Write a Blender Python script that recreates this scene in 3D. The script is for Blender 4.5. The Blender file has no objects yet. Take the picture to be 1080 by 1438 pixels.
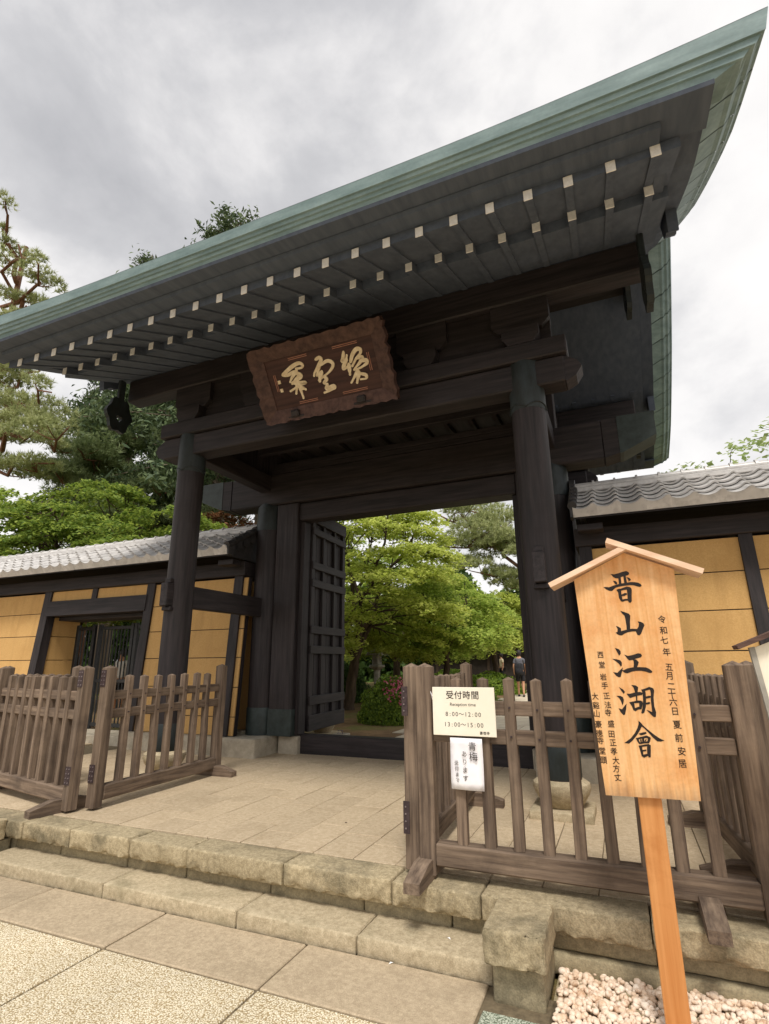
import bpy, math, random
import numpy as np
from mathutils import Vector, Matrix

S = bpy.context.scene
COL = S.collection
R = math.radians
random.seed(7)
rng = np.random.default_rng(7)

# ------------------------------------------------------------------ camera
cd = bpy.data.cameras.new('camera')
cam = bpy.data.objects.new('camera', cd); COL.objects.link(cam); S.camera = cam
cd.sensor_fit = 'HORIZONTAL'; cd.sensor_width = 36.0; cd.lens = 25.061
cd.clip_start = 0.05; cd.clip_end = 2000
def cam_matrix(yaw, pitch, roll):
    f = Vector((-math.sin(yaw) * math.cos(pitch), math.cos(yaw) * math.cos(pitch), math.sin(pitch)))
    r0 = Vector((math.cos(yaw), math.sin(yaw), 0)); u0 = r0.cross(f)
    r = r0 * math.cos(roll) + u0 * math.sin(roll); u = -r0 * math.sin(roll) + u0 * math.cos(roll)
    return Matrix((r, u, -f)).transposed()
cam.matrix_world = Matrix.Translation((0, 0, 1.55)) @ cam_matrix(R(23.141), R(15.584), R(-0.527)).to_4x4()

# ------------------------------------------------------------------ sky, sun, exposure
SUN_EL, SUN_AZ = R(58), R(160)          # azimuth measured from +Y towards +X
W = bpy.data.worlds.new('World'); S.world = W; W.use_nodes = True
wn, wl = W.node_tree.nodes, W.node_tree.links
wn.clear()
def wnode(t, **k):
    n = wn.new(t)
    for a, v in k.items(): setattr(n, a, v)
    return n
sky = wnode('ShaderNodeTexSky', sky_type='NISHITA', sun_disc=False, sun_elevation=SUN_EL, sun_rotation=SUN_AZ)
geo = wnode('ShaderNodeTexCoord')
nrm = wnode('ShaderNodeVectorMath', operation='NORMALIZE'); wl.new(geo.outputs['Generated'], nrm.inputs[0])
mpw = wnode('ShaderNodeMapping'); wl.new(nrm.outputs[0], mpw.inputs['Vector']); mpw.inputs['Location'].default_value = (4.3, 1.7, 2.2); mpw.inputs['Scale'].default_value = (1, 1, 1.35)
n1 = wnode('ShaderNodeTexNoise'); n1.inputs['Scale'].default_value = 3.4; n1.inputs['Detail'].default_value = 11; n1.inputs['Roughness'].default_value = 0.56; n1.inputs['Distortion'].default_value = 0.15
wl.new(mpw.outputs[0], n1.inputs['Vector'])
# a broad grey bank of cloud high on the left, its edge broken up by the noise
dot = wnode('ShaderNodeVectorMath', operation='DOT_PRODUCT')
wl.new(nrm.outputs[0], dot.inputs[0]); dot.inputs[1].default_value = Vector((-10.0, 10.0, 18.0)).normalized()
bank = wnode('ShaderNodeMapRange', interpolation_type='SMOOTHSTEP'); wl.new(dot.outputs['Value'], bank.inputs['Value'])
bank.inputs['From Min'].default_value = 0.925; bank.inputs['From Max'].default_value = 0.985
bank.inputs['To Min'].default_value = -0.02; bank.inputs['To Max'].default_value = 0.19
add = wnode('ShaderNodeMath', operation='ADD'); wl.new(n1.outputs['Fac'], add.inputs[0]); wl.new(bank.outputs[0], add.inputs[1])
rmp = wnode('ShaderNodeValToRGB'); wl.new(add.outputs[0], rmp.inputs[0])
el = rmp.color_ramp.elements
el[0].position = 0.34; el[0].color = (0.92, 0.895, 0.87, 1)
el[1].position = 0.90; el[1].color = (0.42, 0.417, 0.43, 1)
e = el.new(0.48); e.color = (0.85, 0.828, 0.81, 1)
e = el.new(0.58); e.color = (0.72, 0.705, 0.70, 1)
e = el.new(0.70); e.color = (0.56, 0.553, 0.56, 1)
scl = wnode('ShaderNodeVectorMath', operation='SCALE'); wl.new(rmp.outputs[0], scl.inputs[0]); scl.inputs['Scale'].default_value = 6.0
mx = wnode('ShaderNodeMix', data_type='RGBA'); mx.inputs[0].default_value = 0.94
wl.new(sky.outputs[0], mx.inputs[6]); wl.new(scl.outputs[0], mx.inputs[7])
bg = wnode('ShaderNodeBackground'); bg.inputs['Strength'].default_value = 0.1
wl.new(mx.outputs[2], bg.inputs['Color'])
wo = wnode('ShaderNodeOutputWorld'); wl.new(bg.outputs[0], wo.inputs['Surface'])

sd = bpy.data.lights.new('sun', 'SUN'); sd.energy = 1.5; sd.angle = R(14); sd.color = (1.0, 0.95, 0.87)
sun = bpy.data.objects.new('sun', sd); COL.objects.link(sun)
sv = Vector((math.sin(SUN_AZ) * math.cos(SUN_EL), math.cos(SUN_AZ) * math.cos(SUN_EL), math.sin(SUN_EL)))
sun.rotation_euler = sv.to_track_quat('Z', 'Y').to_euler(); sun.location = sv * 60

S.view_settings.view_transform = 'Standard'; S.view_settings.look = 'None'
S.view_settings.exposure = 1.0; S.view_settings.gamma = 1.0; S.view_settings.use_curve_mapping = False
S.render.engine = 'CYCLES'; S.cycles.use_denoising = True; S.cycles.max_bounces = 7
S.cycles.diffuse_bounces = 4; S.cycles.glossy_bounces = 3; S.cycles.transmission_bounces = 4; S.cycles.transparent_max_bounces = 6
S.cycles.sample_clamp_indirect = 6.0
S.render.resolution_x, S.render.resolution_y = 769, 1024

# ------------------------------------------------------------------ materials
def lin(h):
    h = h.lstrip('#'); o = []
    for i in (0, 2, 4):
        c = int(h[i:i+2], 16) / 255
        o.append(c / 12.92 if c <= 0.04045 else ((c + 0.055) / 1.055) ** 2.4)
    return (*o, 1.0)
def srf(name, c1, c2, scale=6.0, stretch=(1, 1, 1), rough=0.8, bump=0.3, bdist=0.01, detail=8, contrast=(0.35, 0.65),
        c3=None, s3=1.5, t3=(0.52, 0.68), a3=1.0, rv=0.12, fine=0.0, fscale=160, metallic=0.0, spec=0.3, ring=0, dist=0.0):
    """c1/c2 mixed by (stretched) noise, blotches of c3, per-object value shift, fine speckle, bump"""
    m = bpy.data.materials.new(name); m.use_nodes = True
    nt = m.node_tree; N, L = nt.nodes, nt.links
    b = N['Principled BSDF']; b.inputs['Roughness'].default_value = rough; b.inputs['Metallic'].default_value = metallic
    b.inputs['Specular IOR Level'].default_value = spec
    tc = N.new('ShaderNodeTexCoord'); oi = N.new('ShaderNodeObjectInfo')
    off = N.new('ShaderNodeMath'); off.operation = 'MULTIPLY'; off.inputs[1].default_value = 37.0; L.new(oi.outputs['Random'], off.inputs[0])
    va = N.new('ShaderNodeVectorMath'); va.operation = 'ADD'; L.new(tc.outputs['Object'], va.inputs[0]); L.new(off.outputs[0], va.inputs[1])
    mp = N.new('ShaderNodeMapping'); mp.inputs['Scale'].default_value = stretch; L.new(va.outputs[0], mp.inputs['Vector'])
    n = N.new('ShaderNodeTexNoise'); n.inputs['Scale'].default_value = scale; n.inputs['Detail'].default_value = detail; n.inputs['Roughness'].default_value = 0.62
    n.inputs['Distortion'].default_value = dist
    L.new(mp.outputs[0], n.inputs['Vector'])
    r = N.new('ShaderNodeMapRange'); L.new(n.outputs['Fac'], r.inputs['Value']); r.inputs['From Min'].default_value = contrast[0]; r.inputs['From Max'].default_value = contrast[1]
    mx = N.new('ShaderNodeMix'); mx.data_type = 'RGBA'; L.new(r.outputs[0], mx.inputs[0]); mx.inputs[6].default_value = c1; mx.inputs[7].default_value = c2
    col = mx.outputs[2]; hgt = n.outputs['Fac']
    if ring:
        wv = N.new('ShaderNodeTexWave'); wv.wave_type = 'BANDS'; wv.bands_direction = 'X'
        wv.inputs['Scale'].default_value = ring; wv.inputs['Distortion'].default_value = 5.0; wv.inputs['Detail'].default_value = 2; wv.inputs['Detail Scale'].default_value = 0.7
        L.new(mp.outputs[0], wv.inputs['Vector'])
        mm = N.new('ShaderNodeMix'); mm.data_type = 'RGBA'; mm.blend_type = 'MULTIPLY'; mm.inputs[0].default_value = 0.22
        L.new(col, mm.inputs[6]); rr = N.new('ShaderNodeMapRange'); L.new(wv.outputs['Fac'], rr.inputs[0]); rr.inputs['To Min'].default_value = 0.45; rr.inputs['To Max'].default_value = 1.1
        L.new(rr.outputs[0], mm.inputs[7]); col = mm.outputs[2]
        ha = N.new('ShaderNodeMath'); ha.operation = 'ADD'; L.new(n.outputs['Fac'], ha.inputs[0])
        hb = N.new('ShaderNodeMath'); hb.operation = 'MULTIPLY'; hb.inputs[1].default_value = 0.5; L.new(wv.outputs['Fac'], hb.inputs[0]); L.new(hb.outputs[0], ha.inputs[1]); hgt = ha.outputs[0]
    if c3 is not None:
        n3 = N.new('ShaderNodeTexNoise'); n3.inputs['Scale'].default_value = s3; n3.inputs['Detail'].default_value = 6; n3.inputs['Roughness'].default_value = 0.65
        L.new(va.outputs[0], n3.inputs['Vector'])
        r3 = N.new('ShaderNodeMapRange'); L.new(n3.outputs['Fac'], r3.inputs['Value']); r3.inputs['From Min'].default_value = t3[0]; r3.inputs['From Max'].default_value = t3[1]; r3.inputs['To Max'].default_value = a3
        m3 = N.new('ShaderNodeMix'); m3.data_type = 'RGBA'; L.new(r3.outputs[0], m3.inputs[0]); L.new(col, m3.inputs[6]); m3.inputs[7].default_value = c3; col = m3.outputs[2]
    if fine:
        nf = N.new('ShaderNodeTexNoise'); nf.inputs['Scale'].default_value = fscale; nf.inputs['Detail'].default_value = 3; L.new(va.outputs[0], nf.inputs['Vector'])
        rf = N.new('ShaderNodeMapRange'); L.new(nf.outputs['Fac'], rf.inputs['Value']); rf.inputs['From Min'].default_value = 0.3; rf.inputs['From Max'].default_value = 0.7
        rf.inputs['To Min'].default_value = 1 - fine; rf.inputs['To Max'].default_value = 1 + fine
        mf = N.new('ShaderNodeVectorMath'); mf.operation = 'SCALE'; L.new(col, mf.inputs[0]); L.new(rf.outputs[0], mf.inputs['Scale']); col = mf.outputs[0]
        h2 = N.new('ShaderNodeMath'); h2.operation = 'MULTIPLY_ADD'; L.new(nf.outputs['Fac'], h2.inputs[0]); h2.inputs[1].default_value = 0.6; L.new(hgt, h2.inputs[2]); hgt = h2.outputs[0]
    if rv:
        rr = N.new('ShaderNodeMapRange'); L.new(oi.outputs['Random'], rr.inputs['Value']); rr.inputs['To Min'].default_value = 1 - rv; rr.inputs['To Max'].default_value = 1 + rv
        mv = N.new('ShaderNodeVectorMath'); mv.operation = 'SCALE'; L.new(col, mv.inputs[0]); L.new(rr.outputs[0], mv.inputs['Scale']); col = mv.outputs[0]
    L.new(col, b.inputs['Base Color'])
    if bump:
        bp = N.new('ShaderNodeBump'); bp.inputs['Strength'].default_value = bump; bp.inputs['Distance'].default_value = bdist
        L.new(hgt, bp.inputs['Height']); L.new(bp.outputs[0], b.inputs['Normal'])
    return m

GR = {'x': (0.06, 1, 1), 'y': (1, 0.06, 1), 'z': (1, 1, 0.06)}
M = {}
for a in 'xyz':
    M['timber_' + a] = srf('aged_dark_timber_' + a, lin('201d1e'), lin('383132'), 26, GR[a], 0.62, 0.35, 0.006, c3=lin('231d1c'), s3=1.1, a3=0.7, rv=0.10, spec=0.35)
    M['fence_' + a] = srf('weathered_fence_wood_' + a, lin('52443a'), lin('8b7866'), 34, GR[a], 0.82, 0.55, 0.008, c3=lin('443931'), s3=2.2, t3=(0.5, 0.7), a3=0.65, rv=0.2, contrast=(0.33, 0.68), ring=0)
    M['old_' + a] = srf('old_brown_wood_' + a, lin('4f3a33'), lin('785c50'), 30, GR[a], 0.72, 0.4, 0.006, rv=0.12)
M['soffit'] = srf('soffit_boards', lin('4d5563'), lin('5b6371'), 14, (1, 0.08, 1), 0.8, 0.06, 0.004, rv=0.02)  # dark wood lightened to grey-blue: lens flare haze put into the base colour
M['rafter'] = srf('rafter_wood', lin('4d5563'), lin('5b6371'), 24, (1, 0.08, 1), 0.8, 0.06, 0.004, rv=0.03)  # same haze-lightened grey-blue as the soffit boards
M['white_tip'] = srf('white_painted_rafter_tip', lin('e2e0de'), lin('f3f1ee'), 30, (1, 1, 1), 0.7, 0.1, 0.002, rv=0.05)
M['copper'] = srf('verdigris_copper', lin('6c8385'), lin('879d9f'), 5, (0.5, 1, 3), 0.55, 0.12, 0.004, c3=lin('617879'), s3=1.2, a3=0.6, rv=0.05, spec=0.4, fine=0.06, fscale=40)
M['copper_dark'] = srf('dark_green_copper', lin('1f2422'), lin('30373a'), 9, (1, 1, 0.4), 0.55, 0.25, 0.004, c3=lin('2a2624'), s3=3, a3=0.6, rv=0.06, spec=0.35)
M['copper_band'] = srf('copper_sheathing', lin('29312f'), lin('3b4543'), 8, (1, 1, 1), 0.5, 0.2, 0.004, rv=0.05, spec=0.4)
M['stone'] = srf('tuff_step_stone', lin('a4957a'), lin('bfb094'), 34, (1, 1, 1), 0.92, 0.4, 0.006, detail=12, c3=lin('7b7257'), s3=3.6, t3=(0.50, 0.74), a3=0.7, rv=0.07, fine=0.18, fscale=140)
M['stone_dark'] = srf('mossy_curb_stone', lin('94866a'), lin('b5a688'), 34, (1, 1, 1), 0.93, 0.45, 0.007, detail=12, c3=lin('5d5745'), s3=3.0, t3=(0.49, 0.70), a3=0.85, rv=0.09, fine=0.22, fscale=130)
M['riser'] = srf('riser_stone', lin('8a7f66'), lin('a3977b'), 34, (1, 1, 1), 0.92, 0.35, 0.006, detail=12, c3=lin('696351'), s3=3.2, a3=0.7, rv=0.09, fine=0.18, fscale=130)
M['slab'] = srf('grey_brown_street_slab', lin('a29179'), lin('b8a78d'), 38, (1, 1, 1), 0.9, 0.5, 0.006, detail=10, c3=lin('8d7e68'), s3=4, t3=(0.52, 0.75), a3=0.55, rv=0.07, fine=0.16, fscale=150)
M['paver'] = srf('sandy_platform_paver', lin('af9c80'), lin('c4b297'), 34, (1, 1, 1), 0.88, 0.4, 0.005, detail=10, c3=lin('9f8c70'), s3=4, t3=(0.5, 0.75), a3=0.55, rv=0.06, fine=0.15, fscale=170)
M['joint'] = srf('dark_joint_soil', lin('5c5140'), lin('776a54'), 30, (1, 1, 1), 0.95, 0.3, 0.004, rv=0)
M['plaster'] = srf('ochre_plaster', lin('c39a60'), lin('cfa76d'), 60, (1, 1, 1), 0.9, 0.4, 0.004, c3=lin('b68d55'), s3=1.3, a3=0.5, rv=0.03, fine=0.06, fscale=180)
def streaks(m, c, amt):
    # rain streaks and faded patches running down the plaster
    N, L = m.node_tree.nodes, m.node_tree.links; b = N['Principled BSDF']; src = b.inputs['Base Color'].links[0].from_socket
    tc = N.new('ShaderNodeTexCoord'); mp = N.new('ShaderNodeMapping'); mp.inputs['Scale'].default_value = (1, 1, .12); L.new(tc.outputs['Object'], mp.inputs[0])
    n = N.new('ShaderNodeTexNoise'); n.inputs['Scale'].default_value = 7; n.inputs['Detail'].default_value = 7; L.new(mp.outputs[0], n.inputs[0])
    r = N.new('ShaderNodeMapRange'); L.new(n.outputs['Fac'], r.inputs[0]); r.inputs['From Min'].default_value = .5; r.inputs['From Max'].default_value = .75; r.inputs['To Max'].default_value = amt
    mx = N.new('ShaderNodeMix'); mx.data_type = 'RGBA'; L.new(r.outputs[0], mx.inputs[0]); L.new(src, mx.inputs[6]); mx.inputs[7].default_value = c; L.new(mx.outputs[2], b.inputs['Base Color'])
streaks(M['plaster'], lin('a5814f'), .45)
M['tile'] = srf('silver_grey_roof_tile', lin('b3b0ae'), lin('d6d3d0'), 12, (1, 1, 1), 0.36, 0.12, 0.003, c3=lin('96938f'), s3=6, a3=0.5, rv=0.10, spec=0.6)
M['tile_dark'] = srf('dark_verge_tile', lin('2d2c2d'), lin('434142'), 12, (1, 1, 1), 0.5, 0.15, 0.003, rv=0.1, spec=0.4)
M['cedar'] = srf('fresh_cedar_board', lin('d49a5c'), lin('ecc08e'), 30, (1, 1, 0.035), 0.6, 0.15, 0.002, c3=lin('cd8748'), s3=3.5, t3=(0.5, 0.72), a3=0.7, rv=0.03, dist=1.2, contrast=(0.28, 0.72), fine=0.05, fscale=90)
def board_stain(m):
    # grey water stain soaked up from the foot of the board along the grain
    N, L = m.node_tree.nodes, m.node_tree.links; b = N['Principled BSDF']
    src = b.inputs['Base Color'].links[0].from_socket
    tc = N.new('ShaderNodeTexCoord'); sp = N.new('ShaderNodeSeparateXYZ'); L.new(tc.outputs['Object'], sp.inputs[0])
    mp = N.new('ShaderNodeMapping'); mp.inputs['Scale'].default_value = (1, 1, .06); L.new(tc.outputs['Object'], mp.inputs[0])
    n = N.new('ShaderNodeTexNoise'); n.inputs['Scale'].default_value = 45; n.inputs['Detail'].default_value = 4; L.new(mp.outputs[0], n.inputs[0])
    ad = N.new('ShaderNodeMath'); ad.operation = 'MULTIPLY_ADD'; L.new(n.outputs['Fac'], ad.inputs[0]); ad.inputs[1].default_value = -.16; L.new(sp.outputs['Z'], ad.inputs[2])
    r = N.new('ShaderNodeMapRange'); L.new(ad.outputs[0], r.inputs[0]); r.inputs['From Min'].default_value = .835; r.inputs['From Max'].default_value = .93; r.inputs['To Min'].default_value = .55; r.inputs['To Max'].default_value = 0
    mx = N.new('ShaderNodeMix'); mx.data_type = 'RGBA'; L.new(r.outputs[0], mx.inputs[0]); L.new(src, mx.inputs[6]); mx.inputs[7].default_value = lin('6e5a4c'); L.new(mx.outputs[2], b.inputs['Base Color'])
board_stain(M['cedar'])
M['cedar_post'] = srf('orange_cedar_post', lin('b9763c'), lin('d69a60'), 16, (1, 1, 0.04), 0.6, 0.15, 0.002, c3=lin('a9662f'), s3=5, a3=0.5, rv=0.0, dist=0.3)
M['cedar_pale'] = srf('pale_cedar_roof_board', lin('dbb596'), lin('ecccb0'), 18, (0.05, 1, 1), 0.6, 0.12, 0.002, rv=0.03)
M['ink'] = srf('black_ink', lin('1c1512'), lin('2a201b'), 30, (1, 1, 1), 0.6, 0, rv=0)
M['grey_ink'] = srf('grey_print', lin('4a4640'), lin('585249'), 30, (1, 1, 1), 0.7, 0, rv=0)
M['card'] = srf('cream_card', lin('ece3cf'), lin('f2eada'), 4, (1, 1, 1), 0.55, 0.05, 0.002, rv=0)
M['paper'] = srf('white_paper', lin('e8e5ea'), lin('f5f2f4'), 9, (1, 1, 1), 0.5, 0.5, 0.012, detail=2, rv=0)
M['plaque'] = srf('red_brown_plaque_wood', lin('34201c'), lin('4b312a'), 22, GR['x'], 0.6, 0.35, 0.005, rv=0.05)
M['plaque_rim'] = srf('plaque_carved_rim', lin('3e2c28'), lin('5c443c'), 14, (1, 1, 1), 0.65, 0.5, 0.01, rv=0.08)
M['gold'] = srf('pale_gilded_letters', lin('cdb690'), lin('e8d6b3'), 20, (1, 1, 1), 0.5, 0.1, 0.002, rv=0)
M['plq_line'] = srf('plaque_line_paint', lin('8d5f4c'), lin('a67560'), 20, (1, 1, 1), 0.6, 0, rv=0)
M['iron'] = srf('black_iron', lin('191a1c'), lin('2c2d2f'), 20, (1, 1, 1), 0.5, 0.2, 0.002, rv=0.05, spec=0.5)
M['hinge'] = srf('rusty_hinge_plate', lin('33282a'), lin('4b3d3d'), 40, (1, 1, 1), 0.6, 0.3, 0.003, rv=0.05)
M['rivet'] = srf('worn_rivet', lin('7d7274'), lin('998e8e'), 40, (1, 1, 1), 0.45, 0, rv=0, metallic=0.6)
M['concrete'] = srf('pale_concrete', lin('a29887'), lin('bdb3a0'), 7, (1, 1, 1), 0.9, 0.3, 0.006, c3=lin('77705f'), s3=2.4, t3=(0.52, 0.72), a3=0.7, rv=0.05, fine=0.1)
M['pebble'] = srf('white_pink_pebbles', lin('d6b99c'), lin('f4e6d6'), 14, (1, 1, 1), 0.7, 0.2, 0.003, c3=lin('ab8260'), s3=24, t3=(0.53, 0.68), a3=0.75, rv=0)
M['earth'] = srf('brown_garden_earth', lin('6d553d'), lin('8a6f50'), 3, (1, 1, 1), 0.95, 0.6, 0.03, c3=lin('6b7038'), s3=0.5, t3=(0.48, 0.6), a3=0.8, rv=0, fine=0.2, fscale=40)
M['path'] = srf('garden_path_slab', lin('bdb09c'), lin('d0c4b0'), 3, (1, 1, 1), 0.9, 0.2, 0.005, rv=0.08, fine=0.1)
M['bark'] = srf('dark_maple_bark', lin('3a2f26'), lin('594a3c'), 14, (1, 1, 0.2), 0.9, 0.6, 0.02, rv=0.1)
M['bark_pine'] = srf('red_pine_bark', lin('6b4837'), lin('8f6a55'), 12, (1, 1, 0.4), 0.9, 0.7, 0.03, rv=0.08)
M['bark_cedar'] = srf('grey_cedar_bark', lin('6d6053'), lin('9a8b7b'), 9, (1, 1, 0.06), 0.9, 0.7, 0.03, rv=0.06)
M['dark_hall'] = srf('dark_hall_wall', lin('2e2823'), lin('3f3831'), 4, (1, 1, 1), 0.9, 0.2, rv=0)
M['skin'] = srf('skin', lin('c08f70'), lin('cd9c7c'), 20, (1, 1, 1), 0.55, 0, rv=0)
M['hair'] = srf('hair', lin('2a2624'), lin('3c3735'), 40, (1, 1, 1), 0.6, 0.2, rv=0)
M['cloth_dark'] = srf('black_cloth', lin('232326'), lin('303034'), 20, (1, 1, 1), 0.85, 0.2, rv=0)
M['cloth_grey'] = srf('grey_shirt', lin('5d5d63'), lin('72727a'), 20, (1, 1, 1), 0.85, 0.2, rv=0)
M['cloth_white'] = srf('white_shirt', lin('e5e0d8'), lin('f2eee8'), 20, (1, 1, 1), 0.85, 0.2, rv=0)
M['cloth_cream'] = srf('cream_shirt', lin('e6d3a9'), lin('f0e2c2'), 20, (1, 1, 1), 0.85, 0.2, rv=0)
M['grey_stone'] = srf('lantern_stone', lin('8c877e'), lin('a9a49a'), 9, (1, 1, 1), 0.9, 0.4, 0.008, rv=0.1)

def leafmat(name, c1, c2, trans=0.4, c3=None):
    m = bpy.data.materials.new(name); m.use_nodes = True
    N, L = m.node_tree.nodes, m.node_tree.links
    b = N['Principled BSDF']; b.inputs['Roughness'].default_value = 0.55; b.inputs['Specular IOR Level'].default_value = 0.25
    at = N.new('ShaderNodeAttribute'); at.attribute_name = 'rnd'
    mx = N.new('ShaderNodeMix'); mx.data_type = 'RGBA'; L.new(at.outputs['Fac'], mx.inputs[0]); mx.inputs[6].default_value = c1; mx.inputs[7].default_value = c2
    col = mx.outputs[2]
    L.new(col, b.inputs['Base Color'])
    t = N.new('ShaderNodeBsdfTranslucent'); L.new(col, t.inputs['Color'])
    ms = N.new('ShaderNodeMixShader'); ms.inputs[0].default_value = trans
    L.new(b.outputs[0], ms.inputs[1]); L.new(t.outputs[0], ms.inputs[2])
    L.new(ms.outputs[0], N['Material Output'].inputs['Surface'])
    return m
M['leaf_maple'] = leafmat('fresh_maple_leaf', lin('9aa944'), lin('d9e07a'), 0.58)
M['leaf_maple2'] = leafmat('maple_leaf_deep', lin('87a044'), lin('c4d26a'), 0.55)
M['leaf_left'] = leafmat('garden_maple_leaf', lin('66803a'), lin('a3b24e'), 0.45)
M['leaf_pine'] = leafmat('pine_needle', lin('66784a'), lin('a3b07e'), 0.3)
M['leaf_pine2'] = leafmat('pine_needle_yellow', lin('8a955e'), lin('c8cc96'), 0.4)
M['leaf_cedar'] = leafmat('cedar_spray', lin('42553b'), lin('76865c'), 0.22)
M['leaf_shrub'] = leafmat('azalea_leaf', lin('4f6a26'), lin('93aa3c'), 0.35)
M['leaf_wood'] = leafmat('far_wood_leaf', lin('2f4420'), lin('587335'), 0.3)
M['leaf_brown'] = leafmat('rust_brown_foliage', lin('5d3f2c'), lin('8f6645'), 0.3)
M['petal'] = leafmat('pink_azalea_petal', lin('c5496a'), lin('e88aa0'), 0.3)
M['leaf_pale'] = leafmat('pale_spring_leaf', lin('93a966'), lin('c4d193'), 0.5)

def aggregate_mat(name, c_lo, c_hi, c_gap, scale):
    m = bpy.data.materials.new(name); m.use_nodes = True
    N, L = m.node_tree.nodes, m.node_tree.links
    b = N['Principled BSDF']; b.inputs['Roughness'].default_value = 0.8; b.inputs['Specular IOR Level'].default_value = 0.3
    tc = N.new('ShaderNodeTexCoord')
    nz = N.new('ShaderNodeTexNoise'); nz.inputs['Scale'].default_value = scale * 0.6; L.new(tc.outputs['Object'], nz.inputs['Vector'])
    sc = N.new('ShaderNodeVectorMath'); sc.operation = 'SCALE'; sc.inputs['Scale'].default_value = 0.012; L.new(nz.outputs['Color'], sc.inputs[0])
    ad = N.new('ShaderNodeVectorMath'); ad.operation = 'ADD'; L.new(tc.outputs['Object'], ad.inputs[0]); L.new(sc.outputs[0], ad.inputs[1])
    v = N.new('ShaderNodeTexVoronoi'); v.feature = 'F1'; v.inputs['Scale'].default_value = scale; L.new(ad.outputs[0], v.inputs['Vector'])
    mx = N.new('ShaderNodeMix'); mx.data_type = 'RGBA'; L.new(v.outputs['Color'], mx.inputs[0]); mx.inputs[6].default_value = c_lo; mx.inputs[7].default_value = c_hi
    r = N.new('ShaderNodeMapRange'); L.new(v.outputs['Distance'], r.inputs['Value']); r.inputs['From Min'].default_value = 0.38; r.inputs['From Max'].default_value = 0.66
    m2 = N.new('ShaderNodeMix'); m2.data_type = 'RGBA'; L.new(r.outputs[0], m2.inputs[0]); L.new(mx.outputs[2], m2.inputs[6]); m2.inputs[7].default_value = c_gap
    nb = N.new('ShaderNodeTexNoise'); nb.inputs['Scale'].default_value = 1.3; nb.inputs['Detail'].default_value = 5; L.new(tc.outputs['Object'], nb.inputs['Vector'])
    rb = N.new('ShaderNodeMapRange'); L.new(nb.outputs['Fac'], rb.inputs['Value']); rb.inputs['From Min'].default_value = 0.3; rb.inputs['From Max'].default_value = 0.7; rb.inputs['To Min'].default_value = 0.82; rb.inputs['To Max'].default_value = 1.08
    sv_ = N.new('ShaderNodeVectorMath'); sv_.operation = 'SCALE'; L.new(m2.outputs[2], sv_.inputs[0]); L.new(rb.outputs[0], sv_.inputs['Scale'])
    L.new(sv_.outputs[0], b.inputs['Base Color'])
    iv = N.new('ShaderNodeMath'); iv.operation = 'SUBTRACT'; iv.inputs[0].default_value = 1.0; L.new(v.outputs['Distance'], iv.inputs[1])
    bp = N.new('ShaderNodeBump'); bp.inputs['Strength'].default_value = 0.8; bp.inputs['Distance'].default_value = 0.006; L.new(iv.outputs[0], bp.inputs['Height']); L.new(bp.outputs[0], b.inputs['Normal'])
    return m
M['aggregate'] = aggregate_mat('exposed_aggregate', lin('e4d5b2'), lin('faf2de'), lin('a9946f'), 120)
M['aggregate_green'] = aggregate_mat('pale_green_aggregate', lin('a9b3a0'), lin('d8dccb'), lin('6f7865'), 120)

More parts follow.
